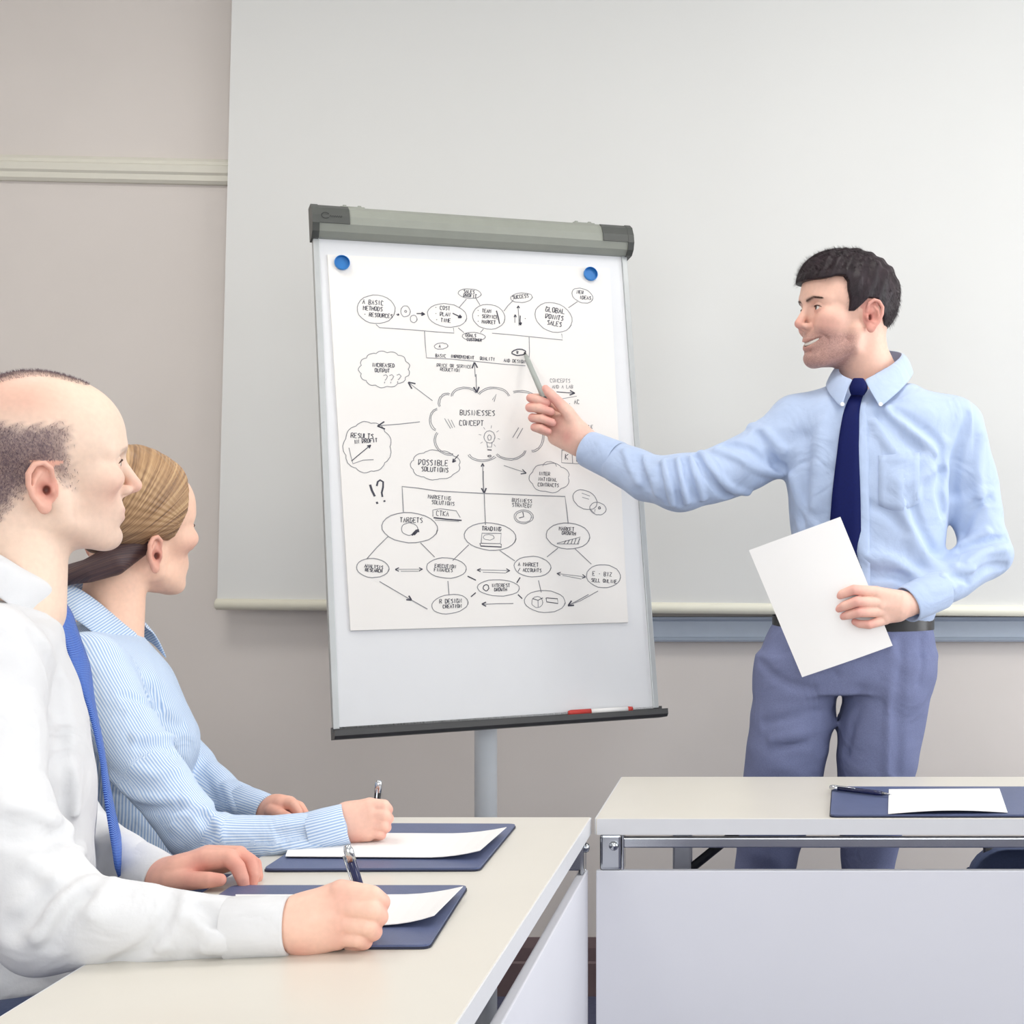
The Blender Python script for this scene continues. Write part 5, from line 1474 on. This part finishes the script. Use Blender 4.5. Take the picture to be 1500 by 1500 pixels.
# tie down the front
tr_ = [(886, 81), (905, 90), (924, 95), (964, 109), (990, 118), (1024, 126), (1068, 136), (1108, 144), (1153, 150), (1211, 161), (1250, 169), (1285, 174)]
cen = [on_mid(px - 6, py) + fw * .009 for py, px in tr_]
cen = fair(cen, 36)
wid = list(np.interp(np.linspace(0, 1, 36), [0, .08, .5, .93, 1], [.026, .036, .062, .082, .03]))
nrmls = []
for i in range(36):
    d = unit(cen[min(i + 1, 35)] - cen[max(i - 1, 0)]); n0 = unit(np.cross(d, rt)) * (1 if np.dot(np.cross(d, rt), fw) > 0 else -1); tw = math.radians(np.interp(i / 35, [0, .3, .5, .65, 1], [32, 26, 9, 7, 15])); nrmls.append(unit(n0 * math.cos(tw) + rt * math.sin(tw)))
tv, tf = ribbon_vf(cen, wid, nrmls)
tcoord = np.array([[(i * .021) + (k - 2) * wid[i] / 4 * .6 for k in range(5)] for i in range(36)]).ravel()
tie = mk('tie', tv, tf, 'tie_blue', man, True, floats={'stripe': tcoord}); solidify(tie, .004)
kc = on_mid(76, 890)
kp = [kc + V(0, 0, .018) - fw * .008, kc + V(0, 0, .008) , kc + V(0, 0, -.010) + fw * .004, kc + V(0, 0, -.02) + fw * .003]
kv, kf = tube_vf(kp, [.012, .018, .016, .012], n=16, flat=.7)
mk('tie_knot', kv, kf, 'tie_blue', tie, True, floats={'stripe': [p[2] + p[0] * .5 for p in kv]})
mk('cuff', *cuff_vf(P(334, 1361, 1.586), P(424, 1356, 1.588), .0335, .0305), 'shirt_white', man, True)
mk('cuff', *cuff_vf(P(190, 1266, 1.95), P(240, 1288, 1.905), .033, .0295), 'shirt_white', man, True)
# writing hand
T_ = 1.589
h = lambda px, py, dy=0: P(px, py, T_ + dy)
palm = [([h(385, 1358), h(424, 1356), h(450, 1352, .004)], [.022, .0255, .027]), ([h(445, 1345, .01), h(498, 1309, .004)], [.026, .0145]), ([h(450, 1352, .006), h(502, 1329, -.002)], [.027, .0145]), ([h(450, 1362, .006), h(500, 1353, -.002)], [.024, .014]), ([h(448, 1370, .008), h(494, 1373, .002)], [.0195, .0135])]
fing = [([h(500, 1306, .0), h(545, 1312, -.002), h(557, 1322, .010), h(546, 1350, .030), h(540, 1366, .034)], [.0128, .0108, .0105, .009, .0075]),
        ([h(504, 1327, -.004), h(543, 1333, -.010), h(554, 1343, .004), h(532, 1362, .026), h(520, 1366, .03)], [.0130, .0112, .0108, .0095, .008]),
        ([h(502, 1351, -.004), h(537, 1356, -.010), h(546, 1365, .004), h(520, 1372, .022)], [.0122, .0106, .0102, .009]),
        ([h(497, 1371, .0), h(524, 1374, -.006), h(533, 1379, .006), h(508, 1383, .020)], [.0112, .0098, .0094, .0085]),
        ([h(455, 1340, .03), h(495, 1318, .045), h(528, 1326, .044), h(545, 1345, .040)], [.017, .0125, .0105, .008])]
HF = hand_field(palm, fing, h=.0017)
HF.ridge([h(450, 1335, -.012), h(475, 1325, -.012), h(498, 1320, -.010)], .004, .0012); HF.ridge([h(455, 1350, -.02), h(480, 1345, -.016), h(500, 1345, -.012)], .004, .001)
hv, hq = HF.mesh()
skl, skp = np.array(lin('f0c5b0')), np.array(lin('dd9788'))
body.put(hv, hq, hand_colours(hv, [f[0][0] for f in fing[:4]] + [f[0][2] for f in fing] + [h(440, 1385, -.01)], skl, skp, .013))
# resting hand
T2 = 1.885
h2 = lambda px, py, dy=0: P(px, py, T2 + dy)
palm = [([P(200, 1271, 1.94), h2(246, 1286, .01), h2(262, 1281, .008)], [.024, .0235, .022]), ([h2(262, 1278, .012), h2(300, 1260, .014), h2(336, 1257, .012)], [.020, .0155, .0115]), ([h2(262, 1278, .03), h2(305, 1256, .035), h2(350, 1252, .036)], [.02, .016, .0115]), ([h2(262, 1280, .05), h2(350, 1258, .06)], [.018, .012])]
fing = [([h2(336, 1258, .010), h2(348, 1270, .004), h2(355, 1287, .0), h2(358, 1299, .0)], [.0108, .0095, .0082, .0066]),
        ([h2(350, 1253, .030), h2(366, 1262, .026), h2(371, 1282, .020), h2(368, 1298, .016)], [.0110, .0098, .0084, .0068]),
        ([h2(350, 1256, .05), h2(372, 1266, .05), h2(376, 1284, .045), h2(372, 1297, .04)], [.0105, .0095, .0082, .0066]),
        ([h2(345, 1262, .068), h2(362, 1272, .07), h2(366, 1286, .066), h2(364, 1296, .06)], [.0095, .0085, .0075, .006]),
        ([h2(252, 1288, -.002), h2(285, 1290, -.014), h2(306, 1289, -.016), h2(322, 1289, -.014)], [.0165, .0115, .0102, .0082])]
HF = hand_field(palm, fing, h=.0017)
hv, hq = HF.mesh()
body.put(hv, hq, hand_colours(hv, [f[0][-1] for f in fing] + [f[0][1] for f in fing] + [h2(290, 1272, .0)], np.array(lin('e4ac98')), np.array(lin('cf8678')), .016))
# hidden trunk, limbs, legs
B_ = Field(V(-1.4, 1.35, .02), V(-.4, 2.55, 1.16), .016)
B_.add(Loft([(s_[0], s_[1] - .02, s_[2] - .02) for s_ in secs], rt[:2], fw[:2], 2.2))
for ch, r in ((armR, .035), (foreR, .022), (armL, .035), (foreL, .021)): B_.add(Chain(ch, [r] * len(ch)), .02)
hipc = C0 - fw * .10; hipc[2] = .56
seat_legs = []
for s_ in (-1, 1):
    hp_ = hipc + rt * .10 * s_; kn_ = hp_ + fw * .42 + V(0, 0, -.02); an_ = kn_ + fw * .02; an_[2] = .09
    seat_legs.append((hp_, kn_, an_)); B_.add(Chain([hp_, kn_, an_], [.07, .05, .035]), .02)
bv, bq = B_.mesh(); body.put(bv, bq, SK['light'])
body.make(man)
def seated_trousers(parent, legs, hipc, rt_, fw_, mat, h=.008):
    pts = np.concatenate([np.array(l) for l in legs])
    T = Field(pts.min(0) - [.2, .2, .06], pts.max(0) + [.2, .2, .26], h)
    T.add(Ell(hipc + V(0, 0, .04), (.16, .19, .13), np.stack([fw_, rt_, V(0, 0, 1)], 1)))
    for l in legs: T.add(Chain(l, [.092, .068, .055]), .04)
    T.wave(.001, (40, 30, 60))
    a, b = T.mesh(); mk('trousers', a, b, mat, parent, True)
    for l in legs:
        f_ = l[2]
        mk('shoe', *tube_vf([V(*f_[:2], .035) - fw_ * .06, V(*f_[:2], .045) - fw_ * .02, V(*f_[:2], .048) + fw_ * .06, V(*f_[:2], .034) + fw_ * .14, V(*f_[:2], .028) + fw_ * .19], [.034, .042, .044, .04, .022], n=18, flat=.75), 'shoe', parent, True)
seated_trousers(man, seat_legs, hipc, rt, fw, 'trouser_dark')
tipz = onz(548, 1384, FZ + .002)
ptop = P(508, 1238, 1.612)
pen(P(549, 1372, 1.622), ptop, 'navy and silver pen in the fist of the man in the white shirt', 'navypen', r=.0047, clip=(-.9, -.4, 0))

def office_chair(origin, yaw, label, seat_z=.45, arms=True, back_top=.98):
    """padded visitor chair: seat, back, four legs, arm pads"""
    f = V(math.cos(yaw), math.sin(yaw), 0); r = V(math.sin(yaw), -math.cos(yaw), 0); o = V(origin[0], origin[1], 0)
    W = lambda a, b, z: o + f * a + r * b + V(0, 0, z)
    def wb(lo, hi, bev):
        vs, fs = box_vf(lo, hi, bev, 3); return [W(*p) for p in vs], [q_[::-1] for q_ in fs]
    e = empty('office_chair', o, label, 'chair')
    mk('seat', *wb((-.22, -.23, seat_z - .06), (.22, .23, seat_z), .025), 'chair', e, True)
    rr, out_ = .07, []
    for cy_, cz_, a0 in ((.22 - rr, back_top - rr, 0), (-.22 + rr, back_top - rr, 90), (-.22 + rr, seat_z + .10 + rr * .5, 180), (.22 - rr, seat_z + .10 + rr * .5, 270)):
        for t in np.linspace(0, 90, 7):
            a_2 = math.radians(a0 + t); k_ = .5 if a0 >= 180 else 1.0
            out_.append((cy_ + rr * math.cos(a_2), cz_ + rr * k_ * math.sin(a_2)))
    rings = [(-.215, .93), (-.211, .98), (-.220, 1.0), (-.262, 1.0), (-.271, .98), (-.267, .93)]
    zc_ = (seat_z + .10 + back_top) / 2; nb_o = len(out_)
    bvs = [W(x_, y_ * k_, zc_ + (z_ - zc_) * k_) for x_, k_ in rings for y_, z_ in out_]
    bfs = [[i_ * nb_o + j_, i_ * nb_o + (j_ + 1) % nb_o, (i_ + 1) * nb_o + (j_ + 1) % nb_o, (i_ + 1) * nb_o + j_] for i_ in range(5) for j_ in range(nb_o)] + [list(range(nb_o))[::-1], [5 * nb_o + j_ for j_ in range(nb_o)]]
    mk('backrest', bvs, bfs, 'chair', e, True)
    for sa in (-1, 1):
        for sb in (-1, 1):
            mk('leg', *tube_vf([W(sa * .18, sb * .20, seat_z - .055), W(sa * .21, sb * .22, 0)], .011, n=10), 'blacksteel', e, True)
        mk('back_post', *tube_vf([W(-.2, sa * .18, seat_z - .04), W(-.245, sa * .18, seat_z + .02), W(-.245, sa * .18, seat_z + .2)], .010, n=10), 'blacksteel', e, True)
        if arms:
            mk('arm_support', *tube_vf([W(.12, sa * .22, seat_z - .04), W(.12, sa * .265, seat_z + .05), W(.12, sa * .265, seat_z + .19)], .011, n=10), 'blacksteel', e, True)
            mk('arm_pad', *wb((-.16, sa * .265 - .03, seat_z + .19), (.21, sa * .265 + .03, seat_z + .225), .012), 'chair', e, True)
    return e
office_chair((hipc - fw * .02)[:2], BY, 'navy padded armchair under the man in the white shirt')

# ------------------------------------------------------------------ the seated woman in the striped shirt
rs = np.random.RandomState(11)
BW = math.radians(24)
fww, rtw = V(math.cos(BW), math.sin(BW), 0), V(math.sin(BW), -math.cos(BW), 0)
CW = P(160, 915, 2.37)
wom = empty('person', (CW[0], CW[1], 0), 'seated person in pale blue striped shirt with blonde hair tied back', 'person')
body = Body()
SC = .97
Mh, R = place(math.radians(58), math.radians(1), math.radians(-4), SC, (-.008, -.075, -.026), P(230, 812, 2.36))
opts = dict(fem=1.0, jaw=.9, nose=.6, neck_r=.047, ear_dz=-.026, skin=dict(light=np.array(lin('f0c5ac')), pink=np.array(lin('dfa08e')), red=np.array(lin('c9786a')), lip=np.array(lin('cf7d78'))))
nk_end = from_world(CW + V(0, 0, -.02), Mh, R, SC)
F = build_head([(-.018, 0, -.03), (-.03, 0, -.075), nk_end], opts)
v, q = F.mesh(); c, mix, g = head_colours(v, opts)
body.put(Mh + (v * SC) @ R.T, q, c)
eyes(wom, Mh, R, SC, .1); lashes(wom, Mh, R, SC)
wp = lambda px, py, lat: tuple(head_px(px, py, lat, Mh, R, SC)[[0, 2]])
outline = [wp(262, 690, -.03), wp(261, 722, -.045), wp(262, 748, -.055), wp(258, 768, -.062), wp(255, 786, -.067), wp(249, 793, -.07), wp(240, 790, -.073), wp(222, 792, -.075), wp(210, 806, -.07), wp(196, 818, -.06), wp(180, 838, -.045), wp(160, 846, -.03), (-.14, -.09), (-.14, .2), (.12, .2)]
outline.append((.12, outline[0][1] + .02))
def thickw(X, Y, Z):
    return (.0085 + .010 * np.clip((Z - .03) / .08, 0, 1) * np.clip((.07 - X) / .06, 0, 1) + .0006 * np.sin(420 * np.arctan2(Z - .02 + 0 * X, .06 - X) * .12 + 0 * Y)).astype(np.float32)
H = hair_shell(F, outline, thickw, .005)
hv, hq = H.mesh()
def comb(p):
    """combing coordinates: hair drawn from the forehead back to the tie at the nape"""
    tiep = np.array([-.105, 0, -.045]); d = p - tiep
    return np.arctan2(d[:, 2] + .25 * np.abs(p[:, 1]), d[:, 0] + .02) * .12 + .25 * p[:, 1], np.linalg.norm(d, axis=1)
ac, al = comb(hv)
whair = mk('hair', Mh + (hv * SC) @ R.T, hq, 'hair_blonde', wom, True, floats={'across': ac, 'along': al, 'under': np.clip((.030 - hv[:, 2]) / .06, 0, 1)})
tl = [from_world(P(px, py, Y_), Mh, R, SC) for px, py, Y_ in ((200, 800, 2.36), (165, 822, 2.33), (130, 836, 2.31), (100, 842, 2.30), (70, 850, 2.30), (40, 880, 2.30), (25, 930, 2.30))]
TF = Field(np.min(tl, 0) - .05, np.max(tl, 0) + .05, .0024)
TF.add(Chain(tl, [.020, .024, .019, .016, .018, .017, .006]))
TF.ridge([tl[0], tl[2], tl[4]], .004, .002)
tv, tq = TF.mesh()
tt = np.array([min(range(len(tl)), key=lambda k: ((p - tl[k]) ** 2).sum()) for p in tv[::1]]) if len(tv) < 1 else None
dt = tv - np.array(tl[2])
mk('ponytail', Mh + (tv * SC) @ R.T, tq, 'hair_tail', whair, True, floats={'across': dt[:, 2] * 1.0 + dt[:, 1] * .8, 'along': dt[:, 0]})
# shirt
front = [(925, 203, .050, .055), (945, 222, .072, .10), (972, 246, .082, .135), (1011, 266, .096, .152), (1045, 282, .110, .155), (1070, 292, .118, .152), (1106, 290, .115, .145), (1130, 282, .105, .138), (1180, 272, .098, .130), (1240, 270, .10, .135), (1320, 272, .11, .15)]
secs = [(on_mid(px, py, 0, CW, rtw) - fww * rb, ra, rb) for py, px, rb, ra in front]
S = Field(V(-1.36, 1.98, .56), V(-.52, 2.62, 1.12), .0042)
S.add(Loft(secs, rtw[:2], fww[:2], 2.1))
shR = CW + rtw * .140 - fww * .03 + V(0, 0, -.062); shL = CW - rtw * .140 - fww * .03 + V(0, 0, -.062)
nb2 = CW + V(0, 0, -.042) - fww * .02
S.add(Chain([nb2, shR], [.046, .047]), .035); S.add(Chain([nb2, shL], [.046, .047]), .035)
elR = P(284, 1214, 2.105)
armR = [shR, P(205, 1110, 2.15), elR]
S.add(Chain(armR, [.054, .047, .039]), .03)
foreR = [elR, P(330, 1230, 2.10), P(400, 1228, 2.112), P(470, 1216, 2.13), P(488, 1212, 2.135)]
S.add(Chain(foreR, [.039, .036, .0315, .028, .0265]), .016)
elL = P(275, 1125, 2.47)
armL = [shL, elL]; foreL = [elL, P(330, 1168, 2.42), P(378, 1186, 2.37)]
S.add(Chain(armL, [.050, .040]), .025); S.add(Chain(foreL, [.040, .033, .025]), .016)
folds(S, [([(180, 1018), (215, 1030), (232, 1036)], .006, -.005), ([(222, 1012), (230, 1025), (234, 1038)], .005, -.006), ([(200, 1080), (235, 1078), (255, 1090)], .007, .005), ([(205, 1092), (235, 1092), (258, 1105)], .007, -.005), ([(195, 1125), (225, 1135), (262, 1128)], .008, .004), ([(165, 1140), (190, 1162), (230, 1172), (275, 1172)], .007, .006), ([(205, 1185), (245, 1185), (275, 1185)], .007, -.004),
            ([(300, 1196), (310, 1215), (295, 1240)], .007, -.007), ([(315, 1203), (322, 1225), (310, 1250)], .006, .005), ([(255, 1210), (275, 1190), (298, 1185)], .008, .004), ([(410, 1222), (440, 1218), (465, 1222)], .006, -.005), ([(400, 1245), (440, 1240), (468, 1238)], .006, .005), ([(240, 1050), (255, 1060), (268, 1062)], .008, -.003),
            ([(300, 1140), (310, 1165), (320, 1185)], .006, -.006), ([(330, 1150), (338, 1170), (345, 1188)], .006, .005)], 1.7, 2.8, 1.7)
S.wave(.0007, (55, 30, 60)); S.wave(.0006, (-35, 65, 80), 1.1)
sv, sq = S.mesh()
segs = [(shR, armR[1], .05, 'limb'), (armR[1], elR, .044, 'limb')] + [(foreR[i], foreR[i + 1], .034, 'limb') for i in range(len(foreR) - 1)] + [(shL, elL, .045, 'limb')] + [(foreL[i], foreL[i + 1], .034, 'limb') for i in range(2)] + [(CW + V(0, 0, -.1) - fww * .03, CW + V(0, 0, -.5) - fww * .03, .135, 'trunk')]
mk('shirt', sv, sq, 'shirt_stripe', wom, True, floats={'stripe': limb_stripe(sv, segs, rtw, fww, CW - fww * .05)})
om = lambda px, py, lat: on_mid(px, py, lat, CW, rtw)
outw = lambda p: unit(V(p[0] - CW[0], p[1] - CW[1], .02))
fold_ = [om(70, 848, 0), om(92, 852, .030), om(118, 863, .046), om(140, 878, .050), om(166, 900, .042), om(192, 922, .024)]
edge_ = [om(52, 892, 0), om(72, 896, .055), om(100, 902, .080), om(130, 922, .088), om(166, 952, .076), om(202, 977, .044)]
fold2 = [om(70, 848, 0), om(110, 850, -.036), om(150, 866, -.050), om(180, 886, -.048), om(204, 906, -.040), om(214, 920, -.026)]
edge2 = [om(58, 880, 0), om(100, 890, -.05), om(150, 906, -.07), om(190, 926, -.072), om(222, 942, -.066), om(245, 966, -.044)]
lv = merge(band_vf(CW + V(0, 0, -.010), fww, V(0, 0, 1) + fww * .6, .047, .047, .030), leaf_vf(fold_, edge_, outw, bulge=.010), leaf_vf(fold2, edge2, outw))
cs_ = [np.dot(np.asarray(p), unit(V(.5, .2, -.8))) for p in lv[0]]
solidify(mk('collar', *lv, 'shirt_stripe', wom, True, floats={'stripe': cs_}), .0024, 1)
kv, kf = cuff_vf(P(452, 1222, 2.125), P(507, 1207, 2.138), .0305, .0285)
mk('cuff', kv, kf, 'shirt_stripe', wom, True, floats={'stripe': [(i % 36) * .0050 for i in range(len(kv))]})
kv, kf = cuff_vf(P(352, 1176, 2.395), P(393, 1190, 2.36), .0285, .0265)
mk('cuff', kv, kf, 'shirt_stripe', wom, True, floats={'stripe': [(i % 36) * .0050 for i in range(len(kv))]})
T_ = 2.145
h = lambda px, py, dy=0: P(px, py, T_ + dy)
palm = [([P(470, 1216, 2.13), h(499, 1206), h(512, 1202, .004)], [.020, .0215, .022]), ([h(512, 1196, .006), h(541, 1181, .002)], [.021, .0125]), ([h(514, 1202, .006), h(545, 1193, -.002)], [.021, .0125]), ([h(514, 1210, .006), h(544, 1208, -.002)], [.020, .0120]), ([h(512, 1216, .006), h(539, 1221, .0)], [.017, .0115])]
fing = [([h(543, 1180, 0), h(562, 1180, -.002), h(567, 1186, .010), h(560, 1204, .026)], [.0105, .0088, .0085, .0072]), ([h(546, 1193, -.003), h(563, 1194, -.008), h(568, 1199, .004), h(556, 1211, .02)], [.0105, .009, .0086, .0075]),
        ([h(545, 1207, -.003), h(560, 1208, -.008), h(565, 1212, .004), h(550, 1219, .018)], [.010, .0086, .0082, .007]), ([h(541, 1220, 0), h(554, 1220, -.004), h(558, 1223, .006), h(544, 1227, .016)], [.0092, .008, .0076, .0066]),
        ([h(515, 1198, .022), h(535, 1188, .034), h(552, 1192, .034), h(560, 1202, .030)], [.013, .010, .0086, .0066])]
HF = hand_field(palm, fing, h=.0017); hv, hq = HF.mesh()
skl, skp = np.array(lin('f0c1ad')), np.array(lin('de9a8a'))
body.put(hv, hq, hand_colours(hv, [f[0][2] for f in fing] + [h(520, 1230, -.01)], skl, skp, .013))
T2 = 2.345
h2 = lambda px, py, dy=0: P(px, py, T2 + dy)
palm = [([P(372, 1184, 2.375), h2(396, 1190, .01), h2(405, 1184, .006)], [.0195, .0205, .019]), ([h2(404, 1182, .006), h2(412, 1178, .0)], [.018, .014]), ([h2(405, 1184, .02), h2(424, 1178, .02)], [.018, .0125]), ([h2(405, 1186, .034), h2(424, 1184, .036)], [.016, .012])]
fing = [([h2(416, 1178, -.002), h2(428, 1178, -.008), h2(436, 1190, -.008), h2(438, 1201, -.006)], [.0105, .009, .0078, .0064]), ([h2(424, 1178, .018), h2(438, 1182, .012), h2(446, 1193, .010), h2(447, 1202, .010)], [.0105, .009, .0078, .0064]), ([h2(424, 1184, .034), h2(440, 1188, .032), h2(449, 1196, .03), h2(450, 1203, .03)], [.010, .0086, .0075, .006]), ([h2(424, 1190, .05), h2(438, 1194, .05), h2(446, 1200, .05)], [.009, .008, .0065]),
        ([h2(400, 1188, -.008), h2(412, 1194, -.022), h2(424, 1198, -.026)], [.013, .0095, .0075])]
HF = hand_field(palm, fing, h=.0017); hv, hq = HF.mesh()
body.put(hv, hq, hand_colours(hv, [f[0][-1] for f in fing] + [h2(408, 1186, -.01)], np.array(lin('e6b09a')), np.array(lin('cf8878')), .014))
B_ = Field(V(-1.5, 1.95, .02), V(-.5, 3.0, 1.12), .016)
B_.add(Loft([(s_[0], max(.02, s_[1] - .02), max(.02, s_[2] - .02)) for s_ in secs], rtw[:2], fww[:2], 2.1))
for ch, r in ((armR, .030), (foreR, .018), (armL, .030), (foreL, .018)): B_.add(Chain(ch, [r] * len(ch)), .02)
hipw = CW - fww * .04; hipw[2] = .55
wl = []
for s_ in (-1, 1):
    hp_ = hipw + rtw * .09 * s_; kn_ = hp_ + fww * .40 + V(0, 0, -.02); an_ = kn_ + fww * .02; an_[2] = .09
    wl.append((hp_, kn_, an_)); B_.add(Chain([hp_, kn_, an_], [.065, .045, .032]), .02)
bv, bq = B_.mesh(); body.put(bv, bq, SK['light'])
body.make(wom)
seated_trousers(wom, wl, hipw, rtw, fww, 'trouser_dark')
pen(P(548, 1226, 2.19), P(555, 1143, 2.172), 'black pen with silver top in the fist of the woman in the striped shirt', 'black', r=.0047)
office_chair((hipw - fww * .02)[:2], BW, 'navy padded chair under the woman in the striped shirt', arms=False)

# chair pushed under the far side of the presenter's table
cx_ = P(1412, 1250, 3.0)[0] + .22
office_chair((cx_, 3.0 - .30), math.radians(-90), 'low navy chair tucked behind the table before the presenter', seat_z=.40, arms=False, back_top=.582)
